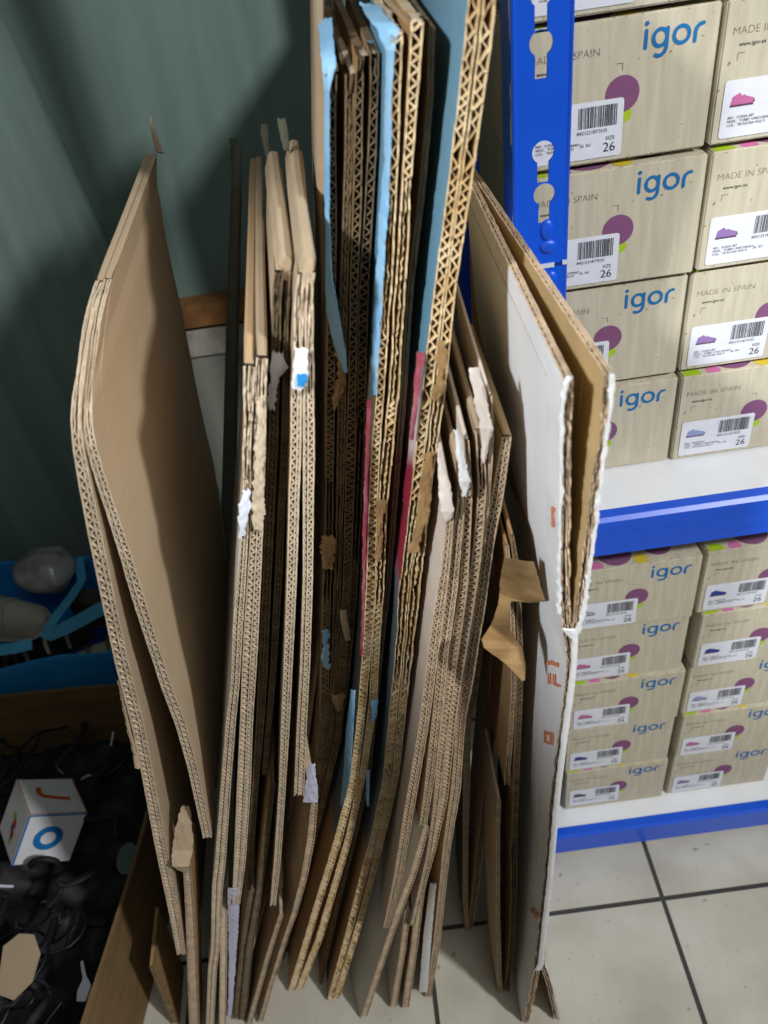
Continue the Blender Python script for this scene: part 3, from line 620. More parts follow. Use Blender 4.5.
# ------------------------------------------------------------------ shelving rack
blue = mat('rack_blue', (12, 84, 214), .35, .03, 40, spec=.5)
blue2 = plain('rack_blue_scuff', (200, 208, 222))
SY = .659
rack = thing('metal_shelf_rack', 'blue metal shelf rack with white shelves holding stacked shoe boxes', 'shelf', (.35, .85, 0))
def plate(name, w, h, holes, th, m_):
    """flat plate in XZ with real holes, thickness th, as a mesh"""
    cu = bpy.data.curves.new(name, 'CURVE'); cu.dimensions = '2D'; cu.fill_mode = 'BOTH'; cu.extrude = th/2
    for loop in [[(0, 0), (w, 0), (w, h), (0, h)]]+holes:
        sp = cu.splines.new('POLY'); sp.points.add(len(loop)-1)
        for p, q in zip(sp.points, loop): p.co = (q[0], q[1], 0, 1)
        sp.use_cyclic_u = True
    ob = bpy.data.objects.new(name, cu); COL.objects.link(ob)
    dg = bpy.context.evaluated_depsgraph_get(); me = bpy.data.meshes.new_from_object(ob.evaluated_get(dg))
    bpy.data.objects.remove(ob); me.materials.clear(); me.materials.append(m_)
    me.transform(Matrix.Rotation(math.pi/2, 4, 'X')); me.polygons.foreach_set('use_smooth', [False]*len(me.polygons)); return me
UX0, UX1, UH = .1305, .1755, 1.9
def keyhole(cx, cz, r=.0088, w=.0046, drop=.0235):
    loop = []
    a0 = math.acos(w/r)
    for i in range(17):
        a = -a0+ (math.pi+2*a0)*i/16
        loop.append((cx+r*math.cos(a), cz+r*math.sin(a)))
    loop += [(cx-w, cz-drop), (cx+w, cz-drop)]
    return loop
holes = []
for (px, py) in ((541, -8), (541, 43), (543, 152), (544, 194)):
    p = atY(px, py, SY); holes.append(keyhole(p.x-UX0, p.z))
zz = 1.6
for z in (1.48, 1.6, 1.72): holes.append(keyhole(.024, z))
for z in (.15, .27, .39, .51, .63, .87, .99): holes.append(keyhole(.024, z))
me = plate('upright', UX1-UX0, UH, holes, .0018, blue)
up = link('upright', me, rack); up.location = Vector((UX0, SY, 0))-rack.location
mb = MB(); mb.box((UX0, SY, 0), (UX0+.0018, SY+.042, UH)); mb.tube([(UX0+.001, SY-.0005, .001), (UX0+.001, SY-.0005, UH)], .0022, n=6); mb.tube([(UX1-.001, SY-.0003, .001), (UX1-.001, SY-.0003, UH)], .0016, n=6)
link('upright_flange', mb.mesh('upright_flange', [blue]), rack)
# wear on the flange edge
for a, b in ((1.29, 1.262), (1.235, 1.19), (1.135, 1.10), (1.092, 1.072)):
    mb = MB()
    pts = [Vector((UX0-.0004, SY+.0015+.0008*R.random(), a+(b-a)*i/6)) for i in range(7)]
    mb.grid([[p, p+Vector((0, .0025+.004*R.random(), 0))] for p in pts]); link('scuff', mb.mesh('scuff', [blue2]), rack, label='pale scuff where the paint is worn')
# tab of the lower hook, and the joint between two upright lengths
def hook(px, py, rx, rz):
    p = atY(px, py, SY); bm = bmesh.new(); bmesh.ops.create_uvsphere(bm, u_segments=20, v_segments=12, radius=1)
    for v in bm.verts:
        k = 1 if v.co.z > 0 else .8+.2*(1+v.co.z)
        v.co = Vector((p.x+v.co.x*rx*k, p.y-.0005+v.co.y*.0035, p.z+v.co.z*rz))
    me = bpy.data.meshes.new('hook_tab'); bm.to_mesh(me); bm.free(); me.materials.append(blue); me.polygons.foreach_set('use_smooth', [True]*len(me.polygons)); link('hook_tab', me, rack)
hook(547, 230, .0062, .0095); hook(548, 246, .0078, .0062); hook(551, 280, .0066, .0090)
p = atY(545, 265, SY); mb = MB(); mb.box((UX0-.001, SY-.0016, p.z-.0012), (UX1+.001, SY-.0009, p.z+.0012)); mb.box((UX0+.022, SY-.0022, p.z-.002), (UX0+.034, SY-.0012, p.z+.002), 1); mb.box((UX1-.004, SY-.0022, p.z-.001), (UX1+.001, SY-.0012, p.z+.003), 1)
link('joint', mb.mesh('joint', [plain('rack_shadow_gap', (8, 40, 120)), blue2]), rack)
# rear and far uprights
for (x, y) in ((UX0, 1.08), (1.08, SY), (1.08, 1.08)):
    mb = MB(); mb.box((x, y, 0), (x+.045, y+.0018, UH)); mb.box((x, y, 0), (x+.0018, y+(.042 if y < 1 else -.042), UH)); link('upright', mb.mesh('upright', [blue]), rack)
white = mat('shelf_white', (236, 238, 240), .4, .03, 20, spec=.5)
def shelf(z0, z1):
    # stepped front beam
    prof = [(SY, z0), (SY, z0+(z1-z0)*.30), (SY-.0018, z0+(z1-z0)*.31), (SY-.0018, z0+(z1-z0)*.62), (SY-.0034, z0+(z1-z0)*.63), (SY-.0034, z1-.004), (SY+.001, z1), (SY+.014, z1), (SY+.014, z1-.003), (SY+.004, z1-.006), (SY+.004, z0+.003), (SY+.02, z0+.003), (SY+.02, z0)]
    mb = MB(); rows = [[Vector((x, a, b)) for a, b in prof] for x in (UX0+.002, 1.12)]
    mb.grid(rows, cyc=True); mb.poly(rows[0][::-1]); mb.poly(rows[1])
    link('beam', mb.mesh('beam', [blue], weld=1e-6), rack)
    mb = MB(); mb.box((UX0+.004, SY+.0045, z1-.012), (1.11, 1.075, z1-.0045)); o = link('shelf_board', bevel(mb.mesh('shelf_board', [white]), .001), rack)
shelf(.012, .071); shelf(.723, .781)
mb = MB(); mb.box((UX0-.002, SY-.003, 0), (UX1+.003, SY+.045, .012)); link('foot', mb.mesh('foot', [blue]), rack)

# ------------------------------------------------------------------ shoe boxes
def speckle(name, rgb, rgb2):
    mt = mat(name, rgb, .8, .05, 26, (6, 6, .6), .05, 80, rgb2=rgb2)
    nt = mt.node_tree; n = nt.nodes; b = n['Principled BSDF']; base = b.inputs['Base Color'].links[0].from_socket
    tc = [x for x in n if x.type == 'TEX_COORD'][0]
    vz = n.new('ShaderNodeTexNoise'); vz.inputs['Scale'].default_value = 190; nt.links.new(tc.outputs['Object'], vz.inputs['Vector'])
    pr = n.new('ShaderNodeMapRange'); pr.inputs['From Min'].default_value = .68; pr.inputs['From Max'].default_value = .73; nt.links.new(vz.outputs['Fac'], pr.inputs['Value'])
    mi = n.new('ShaderNodeMix'); mi.data_type = 'RGBA'; nt.links.new(pr.outputs['Result'], mi.inputs['Factor']); nt.links.new(base, mi.inputs[6]); mi.inputs[7].default_value = lin((140, 124, 96))
    nt.links.new(mi.outputs[2], b.inputs['Base Color']); return mt
box_m = speckle('shoe_box_card', (204, 196, 174), (188, 179, 156))
ink_blue = plain('ink_blue', (28, 112, 172)); ink_purple = mat('ink_purple', (134, 84, 122), .8, .06, 60); ink_green = plain('ink_green', (170, 200, 40)); ink_yellow = plain('ink_yellow', (214, 190, 60))
ink_pink = plain('ink_pink', (214, 120, 170)); ink_grey = plain('ink_grey', (120, 112, 96)); ink_black = plain('ink_black', (40, 40, 44)); sticker_m = plain('sticker_white', (228, 230, 238), .4)
shoe_cols = {'pink': plain('shoe_pink', (196, 110, 160)), 'mauve': plain('shoe_mauve', (150, 120, 176)), 'blue': plain('shoe_blue', (50, 66, 150)), 'grey': plain('shoe_grey', (170, 172, 180)), 'dark': plain('shoe_dark', (84, 88, 98)), 'sky': plain('shoe_sky', (150, 160, 205))}
BW, BH, BD = .168, .1145, .27
def text_mesh(txt, size, m_, off=0.0, align='LEFT'):
    cu = bpy.data.curves.new('text', 'FONT'); cu.body = txt; cu.size = size; cu.offset = off; cu.resolution_u = 3; cu.align_x = align
    ob = bpy.data.objects.new('text', cu); COL.objects.link(ob)
    dg = bpy.context.evaluated_depsgraph_get(); me = bpy.data.meshes.new_from_object(ob.evaluated_get(dg)); bpy.data.objects.remove(ob)
    me.materials.clear(); me.materials.append(m_); me.transform(Matrix.Rotation(math.pi/2, 4, 'X')); return me
def strokes(lines, w, m_, name):
    """flat lettering made of round-ended strokes in XZ"""
    mb = MB()
    for li, L_ in enumerate(lines):
        pts = [Vector((x, -.00003*li, z)) for x, z in L_]; rows = []
        for i, p in enumerate(pts):
            t = (pts[min(i+1, len(pts)-1)]-pts[max(i-1, 0)]).normalized(); u = Vector((-t.z, 0, t.x))*w/2; rows.append([p+u, p-u])
        if len(pts) > 1: mb.grid(rows)
        for p in ([pts[0]] if len(pts) == 1 else [pts[0], pts[-1]] if (pts[0]-pts[-1]).length > 1e-5 else []):
            rr = w/2 if len(pts) > 1 else w*.62
            mb.poly([p+Vector((math.cos(a)*rr, -.00001, math.sin(a)*rr)) for a in [2*math.pi*k/10 for k in range(10)]])
    return mb.mesh(name, [m_])
def arc(cx, cz, rx, rz, a0, a1, n=16): return [(cx+rx*math.cos(math.radians(a0+(a1-a0)*i/n)), cz+rz*math.sin(math.radians(a0+(a1-a0)*i/n))) for i in range(n+1)]
# the lower-case wordmark, x-height 1 unit
logo_lines = [[(0, 0), (0, 1)], [(0, 1.42)],
              arc(.95, .5, .45, .5, 0, 360), [(1.40, 1.0), (1.40, -.05)]+arc(.93, -.05, .47, .52, 0, -118, 12)[1:],
              arc(2.35, .5, .5, .5, 0, 360), [(3.25, 0), (3.25, .55)]+arc(3.70, .50, .45, .48, 175, 85, 8)]
LS = .0128
logo_me = strokes([[(x*LS, z*LS) for x, z in L_] for L_ in logo_lines], LS*.24, ink_blue, 'logo')
spain_me = text_mesh('MADE IN SPAIN', .0088, plain('ink_pale_grey', (132, 124, 108)), -.0002); www_me = text_mesh('www.igor.es', .0046, ink_black)
def disc(r, m_, name='dot', n=28):
    mb = MB(); mb.poly([(r*math.cos(2*math.pi*k/n), 0, r*math.sin(2*math.pi*k/n)) for k in range(n)]); return mb.mesh(name, [m_])
dot_me = disc(.0150, ink_purple); gdot_me = disc(.006, ink_green)
mark_mes = []
for (x, z, sx, sz) in ((.014, .074, 1, -1), (.088, .080, -1, -1), (.082, .008, -1, 1)):
    mb = MB(); mb.poly([(x, 0, z), (x+sx*.006, 0, z), (x+sx*.006, 0, z+.0005*sz), (x+sx*.0005, 0, z+.0005*sz), (x+sx*.0005, 0, z+sz*.006), (x, 0, z+sz*.006)][::1 if sx*sz < 0 else -1]); mark_mes.append(mb.mesh('corner_mark', [ink_grey]))
LW, LH = .084, .048
mb = MB(); c_ = []
for cx, cz, a in ((LW-.003, LH-.003, 0), (.003, LH-.003, 90), (.003, .003, 180), (LW-.003, .003, 270)):
    c_ += arc(cx, cz, .003, .003, a, a+90, 4)
mb.poly([(x, 0, z) for x, z in c_]); mb.poly([(x, .0003, z) for x, z in c_][::-1]); label_me = mb.mesh('label_sticker', [sticker_m])
mb = MB(); x = .0; rb = random.Random(3)
while x < .0335:
    w = rb.choice((.0003, .0005, .0008, .0011)); mb.poly([(x, 0, 0), (x+w, 0, 0), (x+w, 0, .0175), (x, 0, .0175)]); x += w+rb.choice((.0004, .0005, .0008))
bar_me = mb.mesh('barcode', [plain('ink_bar', (78, 78, 84))])
num_me = text_mesh('8421221877535', .0042, ink_black); sizeword_me = text_mesh('SIZE', .0046, ink_black); size_me = text_mesh('26', .0115, ink_black)
ref_me = text_mesh('REF.:  S10265-387\nMOD.:  TOBBY UNICORNIO\nCOL.:  TR.FUCSIA MULTI', .0032, ink_black); pkg_me = text_mesh('26  EU', .0036, ink_black)
def shoe_pic(m_):
    mb = MB()
    def shoe(ox, oz, k, yy):
        up_ = [(0, .0025), (.001, .008), (.004, .0095), (.007, .0065), (.0085, .0078), (.0105, .0062), (.014, .0050), (.0185, .0035), (.019, .0015), (0, .0012)]
        mb.poly([(ox+x*k, yy, oz+z*k) for x, z in up_], 0); mb.poly([(ox+x*k, yy-.00003, oz+z*k) for x, z in ((-.0005, 0), (.0192, 0), (.0195, .0016), (-.0005, .0016))], 1)
    shoe(.003, .0022, .95, 0); shoe(0, 0, 1.05, -.00006)
    return mb.mesh('shoe_picture', [m_, plain(m_.name+'_sole', tuple(int(v*.55) for v in (190, 130, 170)))])
pics = {k: shoe_pic(v) for k, v in shoe_cols.items()}
mb = MB(); mb.box((0, 0, 0), (BW, BD, BH)); body_me = bevel(mb.mesh('box_body', [box_m]), .0014, 2)
mb = MB()
for (x, y, r, k) in ((.062, .025, .022, 0), (.092, .010, .009, 3), (.118, .030, .018, 0), (.145, .05, .016, 2), (.02, .06, .03, 0), (.06, .13, .03, 3), (.012, .004, .010, 1), (.036, .006, .008, 2)):
    q = []
    for i in range(28):
        a = 2*math.pi*i/28; q.append((min(BW-.001, max(.001, x+r*math.cos(a))), min(BD, max(.0012, y+r*math.sin(a))), .0002+.00005*k))
    mb.poly(q, k)
top_me = mb.mesh('lid_print', [ink_purple, ink_green, ink_pink, ink_yellow])

def new_part(name, me, parent, loc, label=None):
    o = bpy.data.objects.new(name, me); COL.objects.link(o); o.parent = parent; o.location = loc
    if label: o['label'] = label
    return o
def shoe_box(loc, rz, pic, label, group, lx=.007, lz=.005, wide=1.0):
    t = thing('shoe_box', label, 'shoe box', loc, group, rz)
    new_part('box_body', body_me, t, (0, 0, 0)); new_part('lid_print', top_me, t, (0, 0, BH), 'coloured dots on the lid')
    new_part('logo', logo_me, t, (.106, -.0004, .0885), 'blue wordmark'); new_part('origin_text', spain_me, t, (.007, -.0004, .088)); new_part('web_text', www_me, t, (.014, -.0004, .079))
    new_part('dot', dot_me, t, (.0890, -.0004, .0555), 'purple dot'); new_part('dot', gdot_me, t, (.0925, -.0003, .0385), 'green dot'); [new_part('corner_mark', q_, t, (0, -.0003, 0)) for q_ in mark_mes]
    lb = new_part('label_sticker', label_me, t, (lx, -.0009, lz), 'white sticker')
    new_part('shoe_picture', pics[pic], lb, (.007, -.0003, .026)); new_part('barcode', bar_me, lb, (.044, -.0003, .0265)); new_part('number_text', num_me, lb, (.043, -.0003, .0215))
    new_part('size_text', sizeword_me, lb, (.069, -.0003, .0145)); new_part('size_number', size_me, lb, (.067, -.0003, .0045)); new_part('detail_text', ref_me, lb, (.006, -.0003, .016)); new_part('packing_text', pkg_me, lb, (.046, -.0003, .011))
    return t
PIT = .1172
g1, g2 = 'shoe boxes on the upper shelf', 'shoe boxes on the bottom shelf'
ords = ['bottom', 'second from bottom', 'third from bottom', 'fourth from bottom', 'fifth from bottom']
z0 = .7775
ul = [('bottom shoe box of the upper left stack, half hidden by the white carton', 'mauve'), ('shoe box second from bottom in the left stack on the upper shelf', 'mauve'), ('third shoe box from bottom in the upper left stack, beside the blue post', 'pink'), ('creased shoe box fourth from bottom in the left stack on the upper shelf', 'pink'), ('topmost visible shoe box of the left stack, cut by the top of the picture', 'grey')]
ur = [('bottom shoe box of the right stack on the upper shelf, pale shoe on its sticker', 'sky'), ('shoe box second from bottom in the right upper stack, with mauve shoes on its sticker', 'mauve'), ('third shoe box from bottom in the right upper stack, mauve shoe on its sticker', 'mauve'), ('shoe box fourth from bottom in the right upper stack, with pink shoes on its sticker', 'pink')]
xl = [.328, .3255, .3265, .3235, .3255]
for i, (lb, pc) in enumerate(ul):
    shoe_box((xl[i]-BW, .747+(.001, .004, -.001, .003, 0)[i], z0+i*(PIT+.0022)), (0, .004, -.003, .006, 0)[i], pc, lb, g1)
for i, (lb, pc) in enumerate(ur):
    shoe_box((xl[i]+.0045, .747+(.0, .006, .0, .004)[i], z0+i*(PIT+.0022)), (0, -.004, .003, 0)[i], pc, lb, g1)
z0 = .0672
ll = [('bottom shoe box of the left stack on the bottom shelf, dark shoe on sticker', 'dark'), ('second shoe box from bottom in the left bottom stack, dark blue shoe on sticker', 'blue'), ('middle shoe box of the left stack on the bottom shelf, pink shoe on sticker', 'pink'), ('shoe box second from top in the left stack on the bottom shelf', 'pink'), ('top shoe box of the left stack on the bottom shelf, its purple-dotted lid showing', 'grey')]
lr = [('bottom shoe box of the right stack on the bottom shelf', 'mauve'), ('shoe box second from bottom in the right stack on the bottom shelf', 'pink'), ('middle shoe box of the right stack on the bottom shelf, pale blue shoe on sticker', 'sky'), ('second shoe box from top in the right bottom stack, blue shoe on sticker', 'blue'), ('top shoe box of the right stack on the bottom shelf, blue shoe on sticker', 'blue')]
xl = [.381, .379, .3805, .3735, .3725]
for i, (lb, pc) in enumerate(ll):
    shoe_box((xl[i]-BW, .706+(.0, .002, .0, .004, .0)[i], z0+i*PIT), (0, .003, -.002, .004, -.01)[i], pc, lb, g2, lz=.012 if i == 0 else .005)
for i, (lb, pc) in enumerate(lr):
    shoe_box(((.391, .391, .388, .388, .380)[i], .706+(.003, .001, .004, .0, .003)[i], z0+i*PIT), (0, -.003, .003, .002, -.003)[i], pc, lb, g2)
# ------------------------------------------------------------------ open carton at lower left
def open_carton():
    t = thing('open_carton', 'open brown cardboard carton at lower left filled with black odds and ends', 'cardboard box', (-.75, .65, 0))
    zr = .255
    top = [(-1.02, .99), (-.425, .952), (-.512, .335), (-1.08, .36)]; bot = [(-1.0, .975), (-.45, .94), (-.53, .37), (-1.05, .38)]
    names = ('carton_wall',)*4
    for i in range(4):
        a, b = top[i], top[(i+1) % 4]; c_, d = bot[i], bot[(i+1) % 4]
        cen = Vector((-.76, .66, 0)); rows_o, rows_i = [], []
        for k in range(9):
            u = k/8; ro, ri = [], []
            for q in range(13):
                v = q/12; p = Vector((a[0]+(b[0]-a[0])*v, a[1]+(b[1]-a[1])*v, zr)).lerp(Vector((c_[0]+(d[0]-c_[0])*v, c_[1]+(d[1]-c_[1])*v, .001)), u)
                nrm = Vector((-(b[1]-a[1]), b[0]-a[0], 0)).normalized()
                if nrm.dot(p-cen) < 0: nrm = -nrm
                w = .004*n1(v*3+i*5, 3+u)*(1-u)+.006*math.sin(math.pi*v)*(1-u)
                p = p+nrm*w+Vector((0, 0, .004*n1(v*6, i+9)*(1-u)))
                ro.append(p); ri.append(p-nrm*.006)
            rows_o.append(ro); rows_i.append(ri)
        mb = MB(); mb.grid(rows_o); mb.grid(rows_i, flip=True); mb.grid([rows_o[0], rows_i[0]], flip=True); mb.grid([rows_o[-1], rows_i[-1]])
        mb.grid([[x[0] for x in rows_o], [x[0] for x in rows_i]]); mb.grid([[x[-1] for x in rows_o], [x[-1] for x in rows_i]], flip=True)
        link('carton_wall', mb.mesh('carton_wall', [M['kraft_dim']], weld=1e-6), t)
    mb = MB(); mb.box((-1.0, .39, .001), (-.54, .93, .006)); link('carton_bottom', mb.mesh('carton_bottom', [M['kraft_old']]), t)
    return t
open_carton()
black = plain('black_plastic', (22, 22, 25), .4, .4); black2 = plain('black_rubber', (30, 29, 34), .6); dgrey = plain('grey_plastic', (70, 72, 76), .4)
# a heap nobody could count fills the bottom of the carton
bm = bmesh.new(); bmesh.ops.create_grid(bm, x_segments=40, y_segments=46, size=.5)
for v in bm.verts:
    u, w = v.co.x+.5, v.co.y+.5
    xl_ = -.985+.0*w; xr_ = -.545+.075*w
    v.co = Vector((xl_+(xr_-xl_)*u, .42+.49*w, .085+.05*math.sin(u*3.1)*math.sin(w*3.1)+.03*mnoise.noise(Vector((u*9, w*9, 1)))+.018*mnoise.noise(Vector((u*25, w*25, 4)))+.075*max(0, (w-.62)/.38)**1.3))
ext = bmesh.ops.extrude_face_region(bm, geom=bm.faces[:])
for v in ext['geom']:
    if isinstance(v, bmesh.types.BMVert): v.co.z = .008
me = bpy.data.meshes.new('black_scrap_heap'); bm.to_mesh(me); bm.free(); me.materials.append(black2); me.polygons.foreach_set('use_smooth', [True]*len(me.polygons))
o = link('black_scrap_heap', me); o['kind'] = 'stuff'; tag(o, 'heap of black plastic scraps in the bottom of the open carton', 'scrap')
def heap_z(x, y): return .155+.012*math.sin(x*30)*math.cos(y*26)+.05*max(0, (y-.74)/.18)
# black shoe hangers: hook, stem and two clip arms
def hanger_mesh():
    mb = MB()
    hk = [(0, 0, .055+.0), (0, 0, .075)]+[(.011-.011*math.cos(a), 0, .075+.011*math.sin(a)) for a in [math.radians(20*i) for i in range(1, 11)]]
    return hk
def hanger(loc, rot, k, sc=1.0):
    t = thing('shoe_hanger', 'black plastic shoe hanger lying in the heap inside the open carton', 'hanger', loc, 'black shoe hangers in the open carton')
    t.rotation_euler = rot; t.scale = (sc,)*3
    for n_, me_ in hang_parts: new_part(n_, me_, t, (0, 0, 0))
    return t
mb = MB(); mb.tube(hanger_mesh(), .0022, n=6); hk = mb.mesh('hook', [black], smooth=True)
mb = MB()
for s_ in (-1, 1):
    mb.tube([(0, 0, .055), (.014*s_, 0, .052), (.028*s_, 0, .040), (.036*s_, 0, .022), (.040*s_, .001, .0)], [.0034, .0036, .0034, .003, .0026], n=6, flat=.55)
mb.tube([(-.030, 0, .034), (0, 0, .030), (.030, 0, .034)], .0022, n=6); fr = mb.mesh('frame', [black], smooth=True)
hang_parts = [('hook', hk), ('frame', fr)]
for s_ in (-1, 1):
    mb = MB(); mb.tube([(.040*s_, .001, .004), (.044*s_, .004, -.010), (.040*s_, .008, -.020)], [.0036, .0045, .002], n=6, flat=.5); hang_parts.append(('clip', mb.mesh('clip', [black2], smooth=True)))
rh = random.Random(11)
spots = []
for layer in range(2):
    for gx in range(4):
        for gy in range(4):
            x = -.925+.105*gx+.05*layer+rh.uniform(-.008, .008); y = .455+.115*gy+.045*layer+rh.uniform(-.01, .01)
            if x > -.585+.11*(y-.45) or (abs(x+.645) < .105 and abs(y-.72) < .115): continue
            spots.append((x, y, layer))
for i, (x, y, layer) in enumerate(spots):
    hanger((x, y, heap_z(x, y)+.026+.030*layer), (math.pi/2+rh.uniform(-.16, .16), rh.uniform(-.12, .12), rh.uniform(0, 6.28)), i, rh.uniform(.95, 1.2))
# black straps curling over the heap
for i, (x, y) in enumerate(((-.60, .50), (-.68, .545), (-.575, .60), (-.71, .63), (-.78, .56), (-.55, .80), (-.62, .845), (-.80, .82), (-.88, .60), (-.86, .74), (-.73, .47), (-.53, .70))):
    a = rh.uniform(0, 6.28); pts = []; l_ = rh.uniform(.06, .10)
    for k in range(9):
        u = k/8-.5; pts.append((x+math.cos(a)*u*l_+.012*math.sin(k*.9+i), y+math.sin(a)*u*l_+.012*math.cos(k*.7+i), .232+.016*math.cos(u*3.0)+rh.uniform(0, .004)))
    mb = MB(); mb.tube(pts, rh.uniform(.004, .0065), n=6, flat=.4)
    tag(link('rubber_strap', mb.mesh('rubber_strap', [black2 if i % 3 else black], smooth=True)), 'black rubber strap curled on the heap in the open carton', 'strap', 'black straps in the open carton')
def onheap(name, px, py, z, pts, mt, label, cat, thick=.002):
    """a flat scrap with its own outline lying at pixel (px, py)"""
    o_ = atZ(px, py, z); mb = MB(); n = len(pts)
    a = [Vector((o_.x+x, o_.y+y, o_.z+.1*y)) for x, y in pts]; b = [p-Vector((0, 0, thick)) for p in a]
    mb.poly(a); mb.poly(b[::-1])
    for i in range(n): mb.poly([a[i], b[i], b[(i+1) % n], a[(i+1) % n]])
    return tag(link(name, mb.mesh(name, [mt], weld=1e-6)), label, cat)
el = lambda rx, ry, n=24: [(rx*math.cos(2*math.pi*k/n), ry*math.sin(2*math.pi*k/n)) for k in range(n)]
onheap('oval_tag', 127, 858, .245, el(.016, .024), plain('tag_green', (84, 104, 96)), 'dark green oval tag in the open carton near its right rim', 'tag')
onheap('card_scrap', 28, 958, .258, [(-.035, -.04), (-.01, -.05), (.012, -.03), (.016, .005), (.002, .03), (-.02, .034), (-.04, .02)], M['kraft'], 'round-edged tan card scrap in the open carton, bottom left', 'scrap', .003)
onheap('plastic_spoon', 86, 985, .25, [(-.010, -.018), (.004, -.020), (.010, -.008), (.004, .004), (-.002, .012), (-.010, .032), (-.013, .030), (-.006, .008), (-.011, -.006)], plain('spoon_grey', (116, 120, 122)), 'grey plastic spoon-shaped tag lying on the black heap', 'tag')
onheap('white_strip', 8, 884, .23, [(-.02, -.002), (.008, -.006), (.009, -.003), (-.02, .002)], M['paper_white'], 'thin white strip at the left edge of the heap', 'strip')
onheap('silver_clip', 88, 777, .215, [(-.012, -.003), (.0, .002), (.014, .003), (.014, .006), (-.001, .005), (-.012, 0)], plain('clip_silver', (190, 190, 192), .3), 'small silver clip behind the paper cube', 'clip')
onheap('white_stick', 112, 738, .225, [(-.002, -.014), (.001, -.014), (.002, .012), (-.001, .012)], M['paper_white'], 'short white stick standing against the rear wall of the carton', 'stick')

# ------------------------------------------------------------------ the letter cube
def cube():
    a = .0917
    t = thing('letter_cube', 'white paper toy cube with an orange letter on top and a blue letter in front', 'toy cube')
    rot_ = Matrix(((.694, -.5161, .5021), (.3044, .8422, .445), (-.6525, -.156, .7416))).to_4x4()
    t.matrix_world = Matrix.Translation((-.6405, .7206, .235)) @ rot_ @ Matrix.Translation((-a/2, -a/2, -a/2))
    mb = MB(); mb.box((0, 0, 0), (a, a, a)); new_part('cube_body', bevel(mb.mesh('cube_body', [plain('cube_white', (232, 232, 232), .5)]), .0012), t, (0, 0, 0))
    ob, bl, ol = plain('cube_orange', (214, 84, 36)), plain('cube_blue', (30, 120, 184)), plain('cube_tan', (190, 130, 84))
    mb = MB()   # blue O with front edge lines
    rows = [[(a*.46+.023*k*math.cos(q), -.0006, a*.52+.022*k*math.sin(q)*1.0) for k in (.52, 1)] for q in [2*math.pi*i/28 for i in range(29)]]
    mb.grid(rows, flip=True); new_part('letter', mb.mesh('letter', [bl]), t, (0, 0, 0), 'blue letter O')
    J = [(a*.20, a*.78)]; pts = [(a*.80, a*.40), (a*.62, a*.43), (a*.45, a*.47)]+[(a*.42+.011*math.cos(q), a*.62+.013*math.sin(q)) for q in [math.radians(-80-14*i) for i in range(12)]]
    mb = MB(); rows = []
    for i, p in enumerate(pts):
        p0, p1 = Vector(pts[max(0, i-1)]), Vector(pts[min(len(pts)-1, i+1)]); d = (p1-p0).normalized(); nn = Vector((-d.y, d.x))*.0042
        rows.append([(p[0]+nn.x, p[1]+nn.y, a+.0006), (p[0]-nn.x, p[1]-nn.y, a+.0006)])
    mb.grid(rows); new_part('letter', mb.mesh('letter', [ob]), t, (0, 0, 0), 'orange letter J')
    mb = MB()
    for (p, q, ax) in (((0, -.0007, 0), (.003, -.0005, a), 0), ((0, -.0007, a-.003), (a, -.0005, a), 0)): mb.box(p, q)
    new_part('edge_line', mb.mesh('edge_line', [bl]), t, (0, 0, 0), 'blue border lines')
    mb = MB(); mb.box((0, 0, a+.0004), (.0022, a, a+.0007)); mb.box((0, 0, a+.0004), (a, .0022, a+.0007)); mb.box((a-.0022, 0, a+.0004), (a, a, a+.0007)); new_part('edge_line', mb.mesh('edge_line', [ol]), t, (0, 0, 0), 'orange-brown border lines')
    mb = MB(); rc = random.Random(5)
    for k, (y, z, r) in enumerate(((.045, .056, .006), (.038, .048, .007), (.042, .038, .006), (.036, .030, .007), (.034, .020, .005))):
        mb.poly([(-.0006, y+r*math.cos(q)*(1+.3*rc.random()), z+r*math.sin(q)*(1+.3*rc.random())) for q in [2*math.pi*i/9 for i in range(9)]][::-1], k % 4)
    new_part('printed_blots', mb.mesh('printed_blots', [ink_green, ob, bl, plain('cube_red', (190, 60, 70))]), t, (0, 0, 0), 'small coloured printed blots')
cube()
mb = MB(); p = atZ(45, 862, .245); mb.tube([(p.x+.020*math.cos(q), p.y-.004, p.z+.016*math.sin(q)) for q in [math.pi*i/12 for i in range(13)]], .0052, n=8)
tag(link('rubber_loop', mb.mesh('rubber_loop', [black2], smooth=True)), 'black rubber loop arched in front of the paper cube', 'loop')

# ------------------------------------------------------------------ blue bag with shoes behind the carton
bagm = mat('bag_blue', (44, 156, 224), .45, .12, 8, rgb2=(32, 132, 204), bump=.3, bscale=14, spec=.5); bagm2 = mat('bag_strap', (92, 184, 232), .5, .08, 20, spec=.4)
bag = thing('blue_bag', 'open blue plastic bag full of old shoes behind the carton at left', 'bag', (-.8, 1.12, 0))
N_ = 40; rows = []
for z, k in ((.001, .9), (.06, .97), (.13, 1.0), (.20, 1.0), (.25, 1.0), (.285, .99), (.30, .985), (.303, .97), (.296, .955), (.26, .955), (.20, .95), (.10, .93), (.02, .88)):
    r = []
    for i in range(N_):
        a = 2*math.pi*i/N_; x = .33*math.copysign(abs(math.cos(a))**.6, math.cos(a)); y = .135*math.copysign(abs(math.sin(a))**.6, math.sin(a))
        d = 1+.05*n1(i*.5+z*3, 2)+.03*n1(i*1.7, 5+z*4)
        zz_ = z+(.030*n1(i*.35, 8)+(.02 if y > 0 else -.008)) *(z/.3)
        r.append(Vector((-.81+x*k*d, 1.135+y*k*d, max(.001, zz_))))
    rows.append(r)
mb = MB(); mb.grid(rows, cyc=True, flip=True); mb.poly(rows[0]); mb.poly(rows[-1][::-1])
